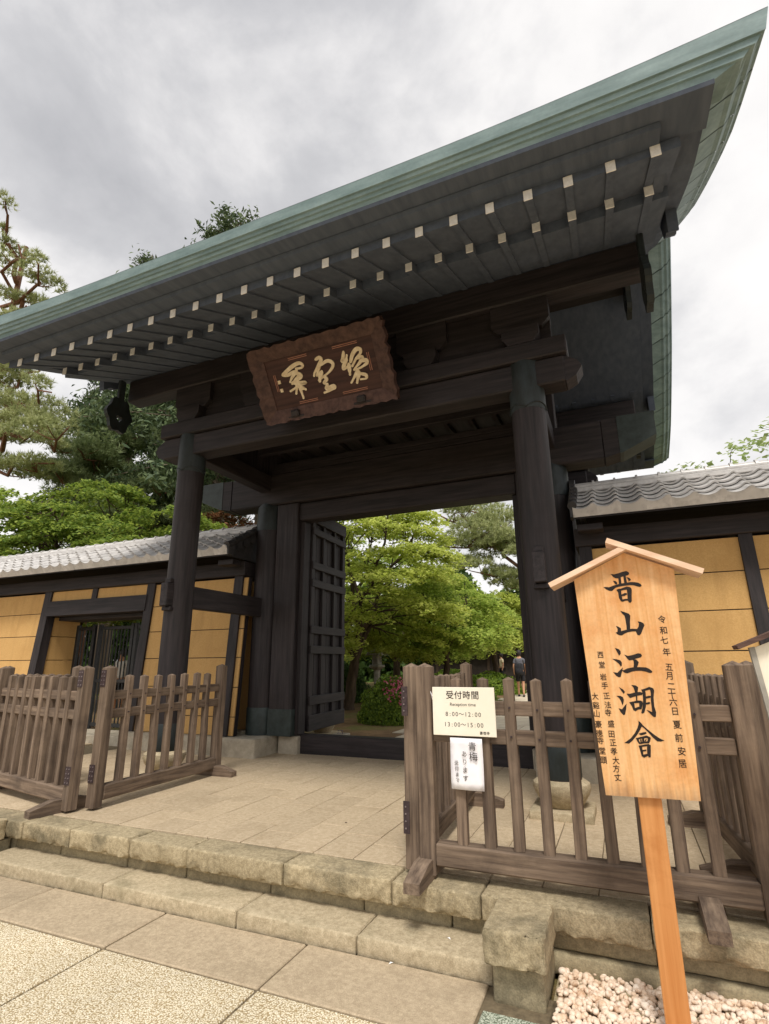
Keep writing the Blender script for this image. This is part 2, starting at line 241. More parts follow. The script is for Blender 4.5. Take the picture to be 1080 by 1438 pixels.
# ------------------------------------------------------------------ mesh helpers
def wloc(o):
    v = Vector((0, 0, 0))
    while o is not None:
        v = v + o.location; o = o.parent
    return v
class MB:
    def __init__(s): s.v = []; s.f = []
    def add(s, vs, fs, mat=None):
        b = len(s.v)
        if mat is not None: vs = [mat @ Vector(p) for p in vs]
        s.v += [tuple(p) for p in vs]; s.f += [tuple(i + b for i in f) for f in fs]
        return s
    def box(s, x0, x1, y0, y1, z0, z1, c=0.0, mat=None):
        if x0 > x1: x0, x1 = x1, x0
        if y0 > y1: y0, y1 = y1, y0
        if z0 > z1: z0, z1 = z1, z0
        if c <= 0:
            v = [(x0, y0, z0), (x1, y0, z0), (x1, y1, z0), (x0, y1, z0), (x0, y0, z1), (x1, y0, z1), (x1, y1, z1), (x0, y1, z1)]
            return s.add(v, [(3, 2, 1, 0), (4, 5, 6, 7), (0, 1, 5, 4), (1, 2, 6, 5), (2, 3, 7, 6), (3, 0, 4, 7)], mat)
        c = min(c, (x1 - x0) * .45, (y1 - y0) * .45, (z1 - z0) * .45)
        v, idx = [], {}
        for i, (xa, xs) in enumerate(((x0, 1), (x1, -1))):
            for j, (ya, ys) in enumerate(((y0, 1), (y1, -1))):
                for k, (za, zs) in enumerate(((z0, 1), (z1, -1))):
                    for a in range(3):
                        p = [xa + xs * c, ya + ys * c, za + zs * c]; p[a] = (xa, ya, za)[a]
                        idx[i, j, k, a] = len(v); v.append(tuple(p))
        f = []
        g = lambda i, j, k, a: idx[i, j, k, a]
        for i in (0, 1):
            q = [g(i, 0, 0, 0), g(i, 1, 0, 0), g(i, 1, 1, 0), g(i, 0, 1, 0)]; f.append(q if i else q[::-1])
            q = [g(0, i, 0, 1), g(1, i, 0, 1), g(1, i, 1, 1), g(0, i, 1, 1)]; f.append(q[::-1] if i else q)
            q = [g(0, 0, i, 2), g(1, 0, i, 2), g(1, 1, i, 2), g(0, 1, i, 2)]; f.append(q if i else q[::-1])
        for j in (0, 1):
            for k in (0, 1):
                f.append([g(0, j, k, 1), g(1, j, k, 1), g(1, j, k, 2), g(0, j, k, 2)])
                f.append([g(j, 0, k, 0), g(j, 1, k, 0), g(j, 1, k, 2), g(j, 0, k, 2)])
                f.append([g(j, k, 0, 0), g(j, k, 1, 0), g(j, k, 1, 1), g(j, k, 0, 1)])
        for i in (0, 1):
            for j in (0, 1):
                for k in (0, 1): f.append([g(i, j, k, 0), g(i, j, k, 1), g(i, j, k, 2)])
        return s.add(v, f, mat)
    def prism(s, poly, a, b, axis='y', mat=None):
        """poly: 2D outline in the plane normal to axis (x:(y,z), y:(x,z), z:(x,y)), extruded from a to b"""
        n = len(poly)
        def pt(p, t): return {'x': (t, p[0], p[1]), 'y': (p[0], t, p[1]), 'z': (p[0], p[1], t)}[axis]
        v = [pt(p, a) for p in poly] + [pt(p, b) for p in poly]
        f = [tuple(range(n)), tuple(range(2 * n - 1, n - 1, -1))] + [(i, i + n, (i + 1) % n + n, (i + 1) % n) for i in range(n)]
        return s.add(v, f, mat)
    def lathe(s, prof, cx, cy, n=20, mat=None):
        v, f = [], []
        for r, z in prof:
            for i in range(n):
                a = 2 * math.pi * i / n; v.append((cx + r * math.cos(a), cy + r * math.sin(a), z))
        for k in range(len(prof) - 1):
            for i in range(n):
                j = (i + 1) % n; f.append((k * n + i, k * n + j, (k + 1) * n + j, (k + 1) * n + i))
        f.append(tuple(range(n - 1, -1, -1))); f.append(tuple((len(prof) - 1) * n + i for i in range(n)))
        return s.add(v, f, mat)
    def tube(s, pts, rad, n=7):
        pts = [Vector(p) for p in pts]
        if not hasattr(rad, '__len__'): rad = [rad] * len(pts)
        v, f = [], []
        for k, p in enumerate(pts):
            d = (pts[min(k + 1, len(pts) - 1)] - pts[max(k - 1, 0)]).normalized()
            u = d.cross(Vector((0, 0, 1)) if abs(d.z) < .95 else Vector((1, 0, 0))).normalized(); w = d.cross(u)
            for i in range(n):
                a = 2 * math.pi * i / n; v.append(p + (u * math.cos(a) + w * math.sin(a)) * rad[k])
        for k in range(len(pts) - 1):
            for i in range(n):
                j = (i + 1) % n; f.append((k * n + i, k * n + j, (k + 1) * n + j, (k + 1) * n + i))
        f.append(tuple(range(n))); f.append(tuple((len(pts) - 1) * n + i for i in range(n - 1, -1, -1)))
        return s.add(v, f)
    def mesh(s, name, off=(0, 0, 0), smooth=False):
        me = bpy.data.meshes.new(name); ox, oy, oz = off
        me.from_pydata([(x - ox, y - oy, z - oz) for x, y, z in s.v], [], s.f); me.update()
        fix_normals(me)
        if smooth: smooth_mesh(me, smooth)
        return me
    def build(s, name, mat, parent=None, smooth=False):
        me = s.mesh(name, wloc(parent) if parent else (0, 0, 0), smooth)
        me.materials.append(M[mat] if isinstance(mat, str) else mat)
        o = bpy.data.objects.new(name, me); COL.objects.link(o); o.parent = parent
        return o
import bmesh
def fix_normals(me):
    if len(me.polygons) > 20000: return
    bm = bmesh.new(); bm.from_mesh(me); bmesh.ops.recalc_face_normals(bm, faces=bm.faces); bm.to_mesh(me); bm.free()
def smooth_mesh(me, ang):
    me.polygons.foreach_set('use_smooth', [True] * len(me.polygons))
    if ang is not True: me.set_sharp_from_angle(angle=R(ang))
def tag(o, label=None, cat=None, group=None, kind=None):
    if label: o['label'] = label
    if cat: o['category'] = cat
    if group: o['group'] = group
    if kind: o['kind'] = kind
    return o
def empty(name, loc, label=None, cat=None, group=None, kind=None):
    o = bpy.data.objects.new(name, None); COL.objects.link(o); o.location = loc; o.empty_display_size = 0.2
    return tag(o, label, cat, group, kind)
def inst(name, me, parent, loc, rot=None):
    """an object that shares mesh data; loc in world for unrotated parents"""
    o = bpy.data.objects.new(name, me); COL.objects.link(o); o.parent = parent
    o.location = Vector(loc) - (wloc(parent) if parent else Vector((0, 0, 0)))
    if rot: o.rotation_euler = rot
    return o
def rough_block(x0, x1, y0, y1, z0, z1, res=0.03, amp=0.004, chip=0.012, seed=0, c=0.008, under=0.0):
    """a worn stone: subdivided box with tight worn arrises and occasional chips"""
    r = np.random.default_rng(seed); lo = np.array([x0, y0, z0]); hi = np.array([x1, y1, z1])
    axs = []
    for a, b, mxn in ((x0, x1, 30), (y0, y1, 10), (z0, z1, 6)):
        n = int(min(max(2, round((b - a) / res)), mxn)); e = min(.010, (b - a) * .2)
        axs.append([a, a + e] + [a + (b - a) * i / n for i in range(1, n)] + [b - e, b])
    nx, ny, nz = [len(q) - 1 for q in axs]
    V, F, key = [], [], {}
    def vid(i, j, k):
        if (i, j, k) not in key: key[i, j, k] = len(V); V.append([axs[0][i], axs[1][j], axs[2][k]])
        return key[i, j, k]
    for k in (0, nz):
        for i in range(nx):
            for j in range(ny): F.append((vid(i, j, k), vid(i + 1, j, k), vid(i + 1, j + 1, k), vid(i, j + 1, k)))
    for j in (0, ny):
        for i in range(nx):
            for k in range(nz): F.append((vid(i, j, k), vid(i + 1, j, k), vid(i + 1, j, k + 1), vid(i, j, k + 1)))
    for i in (0, nx):
        for j in range(ny):
            for k in range(nz): F.append((vid(i, j, k), vid(i, j + 1, k), vid(i, j + 1, k + 1), vid(i, j, k + 1)))
    V = np.array(V); ph = r.uniform(0, 9, 8)
    wob = .5 + .5 * (np.sin(V[:, 0] * 23 + ph[0] + V[:, 1] * 9) * .45 + np.sin(V[:, 0] * 57 + ph[1] + V[:, 2] * 40) * .35 + np.sin(V[:, 0] * 131 + V[:, 1] * 77 + ph[2]) * .2)
    dl, dh = V - lo, hi - V
    near = np.minimum(dl, dh) < .0101; on = np.minimum(dl, dh) < 1e-6
    edge = near.sum(1) >= 2
    chipn = chip * 2.2 * np.clip(wob - .62, 0, 1) + r.uniform(0, .0025, len(V))
    for a in range(3):
        side = np.where(dl[:, a] < dh[:, a], 1.0, -1.0)
        V[:, a] += np.where(on[:, a] & edge, side * ((on.sum(1) >= 2) * .0035 + chipn), 0)
    if under:                                        # ragged lower front arris
        h = (z1 - z0) * .42; m = (dl[:, 1] < .0101) & (dl[:, 2] < h); w = np.clip(wob[m] * 1.3 - .15, 0, 1.2) + r.uniform(-.12, .12, m.sum())
        t = 1 - dl[m, 2] / h
        V[m, 1] += under * w * t * .8; V[m, 2] += under * w * t
    V += r.normal(0, amp * .35, V.shape) * (~on.all(1))[:, None]
    mb = MB(); mb.add([tuple(p) for p in V], F); return mb

# lettering outlines (tenths of a millimetre on the board, millimetres on the plaque)
BIG=[[(-537,10736),(-391,10698),(-186,10739),(-4,10794),(199,10833),(303,10772),(316,10676),(248,10627),(123,10608),(-56,10566),(-201,10495),(-336,10518),(-440,10593)],[(-197,10535),(-95,10555),(-97,10218),(-205,10184)],[(46,10587),(145,10593),(164,10228),(50,10208)],[(-465,10377),(-367,10357),(-290,10270),(-312,10191),(-383,10222)],[(186,10523),(304,10474),(370,10376),(246,10303),(267,10369)],[(-952,10081),(-839,10075),(-691,10052),(-456,10132),(-199,10197),(102,10232),(351,10256),(544,10236),(685,10200),(785,10122),(816,10048),(746,10005),(617,10039),(479,10101),(286,10126),(38,10107),(-213,10077),(-392,10034),(-572,9883),(-684,9889),(-826,9965)],[(-356,9911),(-227,9957),(-161,9926),(-163,9659),(-151,9445),(-128,9324),(-223,9356),(-280,9505),(-286,9772)],[(-230,9930),(-50,9986),(129,10042),(272,10007),(337,9936),(138,9908),(-37,9892),(-215,9849)],[(130,9949),(295,9992),(341,9870),(298,9580),(274,9317),(216,9241),(145,9258),(111,9378),(130,9642),(134,9882)],[(-164,9645),(-8,9717),(89,9711),(95,9658),(-22,9598),(-146,9591)],[(-202,9328),(-194,9394),(6,9424),(153,9429),(156,9350),(-2,9358),(-130,9311)],[(-295,8844),(-121,8771),(64,8685),(118,8591),(67,8308),(32,7922),(-118,7875),(-99,8133),(-111,8444),(-128,8601),(-225,8710)],[(-589,8110),(-473,8054),(-384,7987),(-394,7858),(-481,7783),(-548,7836),(-521,7965)],[(-639,7787),(-526,7810),(-376,7844),(-127,7901),(119,7945),(356,7925),(356,7836),(105,7830),(-91,7797),(-243,7737),(-375,7651),(-471,7659),(-563,7708)],[(437,8295),(564,8264),(663,8197),(699,8106),(606,7930),(494,7704),(414,7630),(346,7658),(294,7812),(369,7938),(441,8038),(484,8190)],[(-759,7040),(-603,6972),(-532,6879),(-541,6761),(-613,6676),(-661,6802)],[(-944,6517),(-759,6489),(-591,6436),(-541,6332),(-557,6202),(-595,6151),(-659,6281),(-793,6412)],[(-967,5881),(-785,5842),(-674,5945),(-512,6099),(-578,5919),(-670,5662),(-745,5649),(-849,5713)],[(-361,6707),(-221,6640),(-20,6676),(260,6763),(378,6736),(403,6645),(334,6582),(134,6533),(-20,6470),(-183,6445),(-258,6537)],[(-19,6482),(126,6468),(221,6352),(184,6250),(104,6097),(-32,6071),(14,6251),(21,6405)],[(-572,5970),(-473,5970),(-316,6047),(-66,6097),(227,6109),(514,6095),(649,6031),(766,5917),(747,5867),(651,5854),(492,5918),(304,5956),(63,5956),(-136,5918),(-342,5837),(-461,5867)],[(-788,5177),(-629,5065),(-563,4964),(-615,4876),(-687,4988)],[(-946,4770),(-787,4767),(-683,4711),(-655,4599),(-690,4448),(-734,4347),(-767,4521),(-835,4671)],[(-915,4193),(-774,4147),(-647,4299),(-549,4413),(-601,4176),(-679,3926),(-742,3905),(-838,4021)],[(-481,4877),(-337,4867),(-111,4932),(108,4960),(223,4924),(188,4837),(17,4809),(-207,4744),(-358,4691),(-420,4778)],[(-226,5278),(-47,5259),(52,5185),(24,5059),(-31,4809),(-57,4560),(-99,4546),(-79,4808),(-102,5008),(-141,5183)],[(-408,4478),(-258,4519),(-209,4433),(-209,4235),(-191,4087),(-269,4135),(-308,4307)],[(-284,4506),(-61,4565),(106,4563),(168,4490),(24,4474),(-170,4458)],[(28,4512),(163,4539),(162,4440),(87,4217),(3,4215)],[(-238,4197),(-49,4275),(108,4291),(83,4192),(-86,4164),(-203,4087)],[(194,5074),(315,5087),(348,4938),(326,4616),(284,4320),(184,4048),(106,3992),(62,4020),(134,4218),(213,4565),(233,4912)],[(206,5074),(391,5126),(542,5194),(679,5153),(732,5055),(597,5066),(529,5090),(331,5025)],[(571,5140),(711,5129),(730,5042),(665,4720),(642,4328),(689,4061),(657,3866),(580,3852),(477,3958),(314,4149),(448,4091),(537,4057),(548,4325),(551,4620),(589,4917)],[(344,4752),(491,4792),(560,4780),(528,4718),(358,4678)],[(308,4468),(454,4508),(498,4484),(444,4426),(323,4407)],[(-111,3651),(-23,3565),(29,3490),(-83,3284),(-263,3025),(-493,2763),(-658,2630),(-843,2647),(-749,2702),(-531,2862),(-328,3098),(-188,3331),(-116,3511)],[(-26,3539),(60,3441),(234,3271),(453,3079),(672,2914),(875,2824),(726,2780),(583,2786),(433,2928),(267,3146),(96,3341),(-39,3437)],[(-170,3079),(22,3137),(147,3162),(159,3105),(61,3063),(-91,3019)],[(-319,2871),(-102,2931),(152,3004),(301,2935),(303,2861),(140,2916),(-110,2868),(-290,2810)],[(-308,2859),(-225,2838),(-198,2751),(-162,2653),(-212,2638),(-273,2748)],[(193,2943),(308,2898),(268,2772),(208,2682),(136,2692),(189,2818)],[(-232,2675),(20,2736),(217,2757),(208,2682),(12,2673),(-189,2627)],[(-47,2883),(28,2899),(14,2686),(-62,2670)],[(-140,2829),(-92,2819),(-94,2706),(-140,2729)],[(79,2814),(134,2866),(100,2790),(32,2737)],[(-236,2550),(-123,2568),(-104,2333),(-95,2111),(-68,2038),(-157,2107),(-190,2328)],[(-199,2552),(3,2598),(201,2632),(271,2574),(94,2553),(-156,2504)],[(136,2592),(270,2598),(242,2350),(203,2078),(130,2074),(97,2195),(106,2417)],[(-101,2358),(49,2390),(55,2341),(-83,2309)],[(-111,2085),(-89,2160),(99,2207),(168,2186),(89,2133),(-67,2051)]]
SMALL=[('令',1518,8333),('和',1524,7804),('七',1486,7336),('年',1514,6790),('五',1519,6090),('月',1500,5691),('二',1499,5216),('十',1477,4876),('六',1486,4513),('日',1503,4101),('夏',1509,3516),('前',1501,2937),('安',1540,2368),('居',1501,1851),('西',-1476,6698),('堂',-1462,6207),('岩',-1458,5630),('手',-1437,5219),('正',-1401,4744),('法',-1396,4318),('寺',-1423,3962),('盛',-1349,3457),('田',-1379,2998),('正',-1359,2609),('孝',-1360,2223),('大',-1321,1821),('方',-1341,1461),('丈',-1321,1086),('大',-1939,4713),('谿',-1940,4284),('山',-1950,3903),('豪',-1923,3415),('徳',-1924,2997),('寺',-1916,2670),('堂',-1879,2218),('頭',-1867,1811)]
PLQ=[(34,[(-476,503),(-401,536),(-314,571),(-235,583),(-195,551),(-221,529),(-288,533)]),(30,[(-478,498),(-404,488),(-333,511),(-283,511)]),(30,[(-283,511),(-365,453),(-405,407)]),(34,[(-325,498),(-252,451),(-288,415),(-369,399)]),(26,[(-248,461),(-339,415),(-387,381)]),(32,[(-384,392),(-301,374),(-216,363),(-310,344),(-430,308)]),(32,[(-303,407),(-337,338),(-366,268)]),(32,[(-301,374),(-299,298),(-291,203)]),(34,[(-291,324),(-233,290)]),(32,[(-22,576),(24,587),(39,557),(-13,506),(-74,445),(-90,411)]),(34,[(22,540),(-24,466),(-54,409)]),(30,[(25,508),(104,533),(157,511),(163,468),(106,418),(24,382),(-46,354)]),(40,[(15,437),(-22,392),(-37,342)]),(30,[(24,382),(49,345),(3,312),(46,293)]),(32,[(46,293),(20,245),(108,259),(120,235),(48,217),(-15,209)]),(30,[(324,582),(301,520),(281,489),(331,504),(353,540)]),(34,[(342,501),(291,441),(281,406),(346,429)]),(34,[(351,448),(343,378),(338,337)]),(34,[(378,463),(421,535),(478,577),(520,563),(509,525),(454,487),(389,419)]),(32,[(454,487),(521,482),(487,439),(430,400),(401,376)]),(32,[(489,449),(556,444),(559,413),(495,386),(422,371)]),(30,[(444,366),(396,315),(332,250)]),(34,[(450,345),(423,288),(398,236)]),(28,[(456,323),(517,295),(513,259),(451,262)])]
SEAL=[(-0.548, 0.431), (-0.544, 0.336)]

# ================================================================== THE SETTING
XC, YC = -2.82, 7.05           # centre line and ridge line of the gate
PZ = 0.30                      # platform level
g = MB(); g.box(-300, 300, -300, 300, -0.6, -0.06); tag(g.build('ground', 'earth'), kind='structure')
g = MB(); g.box(-60, 60, 7.36, 90, -0.05, 0.25); tag(g.build('garden_ground', 'earth'), kind='structure')
# street of exposed-aggregate panels
st = empty('street', (0, 0, -0.06), kind='structure')
g = MB(); g.box(-20, 12, -12, 3.14, -0.059, -0.012); g.build('joint_bed', 'joint', st)
JX = [-2.898 + 1.053 * k for k in range(-12, 3)]           # joints of slabs and panels (…, -2.898, -1.845, -0.79)
JX = [x for x in JX if x < -0.7]
for k in range(len(JX) - 1):
    x0, x1 = JX[k] + .006, JX[k + 1] - .006
    g = MB(); g.box(x0, x1, 2.672, 3.136, -0.04, 0.0 + random.uniform(-.003, .003), .006); g.build('street_slab', 'slab', st)
    for (ya, yb) in ((0.55, 2.655), (-1.6, 0.54), (-4, -1.61)):
        if ya < -1.5 and x0 < -9: continue
        g = MB(); g.box(x0 + .002, x1 - .002, ya, yb, -0.04, -0.002 + random.uniform(-.002, .002), .005); g.build('aggregate_panel', 'aggregate', st)
g = MB(); g.box(-.782, -.50, 0.55, 2.93, -0.04, -0.004, .006); g.build('aggregate_panel', 'aggregate_green', st)
g = MB(); g.box(-.782, 6, -4, 0.54, -0.04, -0.004, .006); g.build('aggregate_panel', 'aggregate', st)
g = MB(); g.box(-.49, 6, 0.55, 2.2, -0.04, -0.004, .006); g.build('aggregate_panel', 'aggregate', st)

# lower step and platform
steps = empty('stone_steps', (XC, 3.3, 0), kind='structure')
sj = [-4.86, -3.47, -2.46, -1.55, -0.80]
sj = [-4.86, -3.5, -2.36, -1.54, -0.775]
for k in range(len(sj) - 1):
    rough_block(sj[k] + .003, sj[k + 1] - .003, 3.145, 3.47, -0.02, 0.084, .035, .0015, .006, 40 + k).build('step_stone', 'stone', steps, 32)
plat = empty('platform', (XC, 5.4, 0), kind='structure')
# recessed riser stones under the curb
def riser_row(xa, xb, seed, z0=0.0):
    rr = random.Random(seed); x = xa
    while x < xb - .1:
        w = min(rr.uniform(.5, .78), xb - x)
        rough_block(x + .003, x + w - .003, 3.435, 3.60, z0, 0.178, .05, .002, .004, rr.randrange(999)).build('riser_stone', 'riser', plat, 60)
        x += w
riser_row(-4.86, -.78, 1, .06); riser_row(-.78, 5, 2, .075); riser_row(-12, -4.86, 3, .0)
x = -.78; rr = random.Random(5)
while x < 4.9:
    w = rr.uniform(.6, .9)
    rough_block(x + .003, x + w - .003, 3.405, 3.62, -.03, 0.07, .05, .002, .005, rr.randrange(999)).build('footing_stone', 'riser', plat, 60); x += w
# overhanging curb stones
x = -11.8; rr = random.Random(11); k = 0
cj = []
while x < 5.2:
    w = rr.uniform(.52, .86); cj.append((x, w)); x += w
for (x, w) in cj:
    k += 1
    rough_block(x + .003, x + w - .003, 3.35 + rr.uniform(-.006, .008), 3.592, 0.165, PZ + rr.uniform(-.003, .002), .028, .0015, .007, 100 + k, under=.018).build('curb_stone', 'stone_dark', plat, 32)
g = MB(); g.box(-14, 7, 3.60, 7.36, -0.04, PZ - .022); g.build('joint_bed', 'joint', plat)
# 30 cm pavers laid in running bond
pm = {}
def paver_mesh(w, l, v):
    if (w, l, v) not in pm:
        r_ = random.Random(v); g = MB(); g.box(0, w, 0, l, -.03, 0, .003); me = g.mesh('paver'); me.materials.append(M['paver']); pm[w, l, v] = me
    return pm[w, l, v]
tw = 0.303; x0 = -1.486 - tw * 22
ncol = 0
for i in range(34):
    xa = x0 + i * tw
    if not (-7.4 < xa < 1.9): continue
    rr = random.Random(i * 13 + 1); y = 3.60
    first = [0.32, 0.62, .47][i % 3]
    while y < 7.30:
        l = round(min(first, 7.30 - y), 2); first = 0.605
        if l < .04: break
        o = inst('paver', paver_mesh(round(tw - .005, 3), round(l - .005, 3), 0), plat, (xa + .0025, y + .0025, PZ + rr.uniform(-.0025, .0015)))
        y += l
g = MB(); g.box(-14, x0 + tw * 2 - .6, 3.605, 7.30, PZ - .03, PZ - .004); g.box(1.95, 7, 3.605, 7.30, PZ - .03, PZ - .004); g.build('platform_margin', 'paver', plat)
# newel blocks that end the steps
def newel(xa, label):
    e = empty('stone_newel', (xa + .135, 3.2, 0), label, 'stone block', 'stone blocks at the ends of the steps')
    rough_block(xa + .02, xa + .262, 3.02, 3.42, -.03, .155, .04, .003, .006, int(xa * 100) % 97).build('pedestal', 'riser', e, 60)
    rough_block(xa - .005, xa + .285, 2.955, 3.345, .158, .312, .028, .005, .022, int(xa * 100) % 89 + 3).build('cap_stone', 'stone_dark', e, 32)
newel(-.77, 'worn stone end block with overhanging cap beside the white gravel bed')
newel(-5.16, 'worn stone end block at the left end of the stone step')
# white gravel
def ico():
    t = (1 + 5 ** .5) / 2
    v = np.array([(-1, t, 0), (1, t, 0), (-1, -t, 0), (1, -t, 0), (0, -1, t), (0, 1, t), (0, -1, -t), (0, 1, -t), (t, 0, -1), (t, 0, 1), (-t, 0, -1), (-t, 0, 1)], float)
    v /= np.linalg.norm(v[0])
    f = [(0, 11, 5), (0, 5, 1), (0, 1, 7), (0, 7, 10), (0, 10, 11), (1, 5, 9), (5, 11, 4), (11, 10, 2), (10, 7, 6), (7, 1, 8), (3, 9, 4), (3, 4, 2), (3, 2, 6), (3, 6, 8), (3, 8, 9), (4, 9, 5), (2, 4, 11), (6, 2, 10), (8, 6, 7), (9, 8, 1)]
    mid = {}; V = [tuple(p) for p in v]; F = []
    def m(a, b):
        k = (min(a, b), max(a, b))
        if k not in mid:
            p = np.array(V[a]) + np.array(V[b]); p /= np.linalg.norm(p); mid[k] = len(V); V.append(tuple(p))
        return mid[k]
    for a, b, c in f:
        ab, bc, ca = m(a, b), m(b, c), m(c, a); F += [(a, ab, ca), (b, bc, ab), (c, ca, bc), (ab, bc, ca)]
    return np.array(V), np.array(F)
IV, IF = ico()
def np_mesh(name, V, F, mat, parent=None, rnd=None, smooth=False):
    V = np.asarray(V, np.float32); F = np.asarray(F, np.int32); k = F.shape[1]
    if parent is not None: V = V - np.array(wloc(parent), np.float32)
    me = bpy.data.meshes.new(name); me.vertices.add(len(V)); me.vertices.foreach_set('co', V.ravel())
    me.loops.add(F.size); me.loops.foreach_set('vertex_index', F.ravel())
    me.polygons.add(len(F)); me.polygons.foreach_set('loop_start', np.arange(0, F.size, k, dtype=np.int32))
    me.update(calc_edges=True)
    if smooth: me.polygons.foreach_set('use_smooth', np.ones(len(F), bool))
    if rnd is not None:
        at = me.attributes.new('rnd', 'FLOAT', 'FACE'); at.data.foreach_set('value', np.asarray(rnd, np.float32))
    me.materials.append(M[mat]); o = bpy.data.objects.new(name, me); COL.objects.link(o); o.parent = parent
    return o
def rand_rot(n, r):
    q = r.normal(size=(n, 4)); q /= np.linalg.norm(q, axis=1)[:, None]; w, x, y, z = q.T
    return np.stack([1 - 2 * (y * y + z * z), 2 * (x * y - z * w), 2 * (x * z + y * w), 2 * (x * y + z * w), 1 - 2 * (x * x + z * z), 2 * (y * z - x * w), 2 * (x * z - y * w), 2 * (y * z + x * w), 1 - 2 * (x * x + y * y)], 1).reshape(n, 3, 3)
n = 9000
px = rng.uniform(-.50, 2.2, n); py = rng.uniform(2.45, 3.42, n)
keep = ~((px < -.47) & (py > 2.9)) & ((px < 1.0) | (rng.random(n) < .5)); px, py = px[keep], py[keep]; n = len(px)
sz = rng.uniform(.009, .019, n); layer = rng.uniform(0, 1, n)
sc = sz[:, None] * rng.uniform(.7, 1.25, (n, 3))
vv = IV[None] * (1 + 0.0 * IV[None]) * sc[:, None, :]
vv = np.einsum('nij,nkj->nki', rand_rot(n, rng), vv)
vv[:, :, 2] *= .8
vv += np.stack([px, py, -.015 + layer * .035 + .02 * np.sin(px * 5) * .4], 1)[:, None, :]
F = (IF[None] + (np.arange(n) * len(IV))[:, None, None]).reshape(-1, 3)
gr = np_mesh('gravel', vv.reshape(-1, 3), F, 'pebble', smooth=True)
tag(gr, 'bed of white and pinkish pebbles below the platform', 'gravel', kind='stuff')
g = MB(); g.box(-.49, 5, 2.2, 3.42, -.05, -.012); tag(g.build('gravel_bed', 'riser'), kind='structure')

# ================================================================== THE GATE
gate = empty('temple_gate', (XC, 5.2, PZ), 'dark wooden temple gate with sweeping green copper roof over round pillars', 'gate')
def mir(y): return 2 * YC - y
ST = {}
PX = (XC - 2.215, XC + 2.215)
# stones the pillars stand on
for cx_ in PX:
    for cy_ in (5.2, mir(5.2)):
        if cy_ > 8: g = MB(); g.box(cx_ - .25, cx_ + .25, cy_ - .25, cy_ + .25, .2, .36, .012)
        else: g = rough_block(cx_ - .25, cx_ + .25, cy_ - .25, cy_ + .25, .2, .365, .05, .003, .006, int(cx_ * 31) % 77)
        pl = g.build('plinth', 'stone', gate, 50)
        g = MB(); g.lathe([(.15, .363), (.18, .40), (.222, .47), (.238, .52), (.232, .55), (.19, .575), (.15, .58)], cx_, cy_, 28); g.build('pillar_stone', 'stone', gate, 40)
        g = MB(); g.lathe([(.168, .575), (.17, .59), (.17, 4.70)], cx_, cy_, 28); p = g.build('front_pillar' if cy_ < 8 else 'rear_pillar', 'timber_z', gate, 40)
        g = MB(); g.lathe([(.160, .565), (.176, .60), (.178, .86), (.172, .875)], cx_, cy_, 28); g.build('copper_shoe', 'copper_dark', p, 40)
        g = MB(); g.lathe([(.172, 3.98), (.178, 4.0), (.178, 4.60), (.172, 4.62)], cx_, cy_, 28); g.build('copper_cap', 'copper_dark', p, 40)
        # scalloped wire edge of the cap
        pts = [(cx_ + .182 * math.cos(a), cy_ + .182 * math.sin(a), 3.985 + .05 * abs(math.sin(a * 2))) for a in [i * math.pi / 24 for i in range(49)]]
        g = MB(); g.tube(pts, .006, 5); g.build('cap_edging', 'copper_dark', p)
# main pillars, jambs and their copper shoes
for s, cx_ in ((-1, PX[0] + .01), (1, PX[1] - .01)):
    rough_block(cx_ - .40, cx_ + .30, 6.49, 7.12, .2, .54, .06, .003, .006, 7 + s).build('foundation_block', 'concrete', gate, 50)
    jx0, jx1 = (cx_ + .215, cx_ + .60) if s < 0 else (cx_ - .44, cx_ - .215)
    g = MB(); g.box(jx0 + (.12 if s < 0 else -.06), jx1 + (.06 if s < 0 else -.12), 7.0, 7.34, .2, .535, .012); g.build('jamb_stone', 'concrete', gate)
    prof = [(.215, .54), (.215, 3.93)] + [(.215 * math.cos(a), 3.93 + .19 * math.sin(a)) for a in [R(t) for t in (15, 35, 55, 72, 86)]]
    g = MB(); g.lathe(prof, cx_, YC, 28); p = g.build('main_pillar', 'timber_z', gate, 50)
    prof = [(.221, 3.58), (.221, 3.93)] + [(.221 * math.cos(a), 3.93 + .196 * math.sin(a)) for a in [R(t) for t in (15, 35, 55, 72, 86)]]
    g = MB(); g.lathe(prof, cx_, YC, 28); g.build('domed_copper_cap', 'copper_dark', p, 50)
    g = MB(); g.lathe([(.222, .54), (.224, .90), (.218, .915)], cx_, YC, 28); g.build('copper_shoe', 'copper_band', p, 40)
    g = MB(); g.box(jx0, jx1, 6.90, 7.20, .54, 3.975, .012); p = g.build('door_jamb', 'timber_z', gate)
    g = MB(); g.box(jx0 - .005, jx1 + .005, 6.893, 7.206, .541, .90, .004); g.build('copper_shoe', 'copper_band', p)
    a, b = (jx1 + .003, jx1 + .07) if s < 0 else (jx0 - .07, jx0 - .003)
    g = MB(); g.box(a, b, 7.0, 7.18, .555, 3.68, .006); g.build('jamb_strip', 'timber_z', gate)
ox0, ox1 = PX[0] + .61, PX[1] - .455     # clear opening
g = MB(); g.box(ox0 - .0, ox1 + .0, 7.08, 7.27, .285, .55, .01); g.build('threshold', 'timber_x', gate)
g = MB(); g.box(ox0 - .15, ox1 + .15, 7.275, 8.1, .20, .36, .01); g.build('threshold_stone', 'concrete', gate)
g = MB(); g.box(ox0 - .0, ox1 + .0, 6.95, 7.19, 3.69, 3.972, .012); g.build('lintel', 'timber_x', gate)
g = MB(); g.box(XC - 2.9, XC + 2.9, 6.862, 7.22, 3.98, 4.5, .02); kb = g.build('crossbeam', 'timber_x', gate)
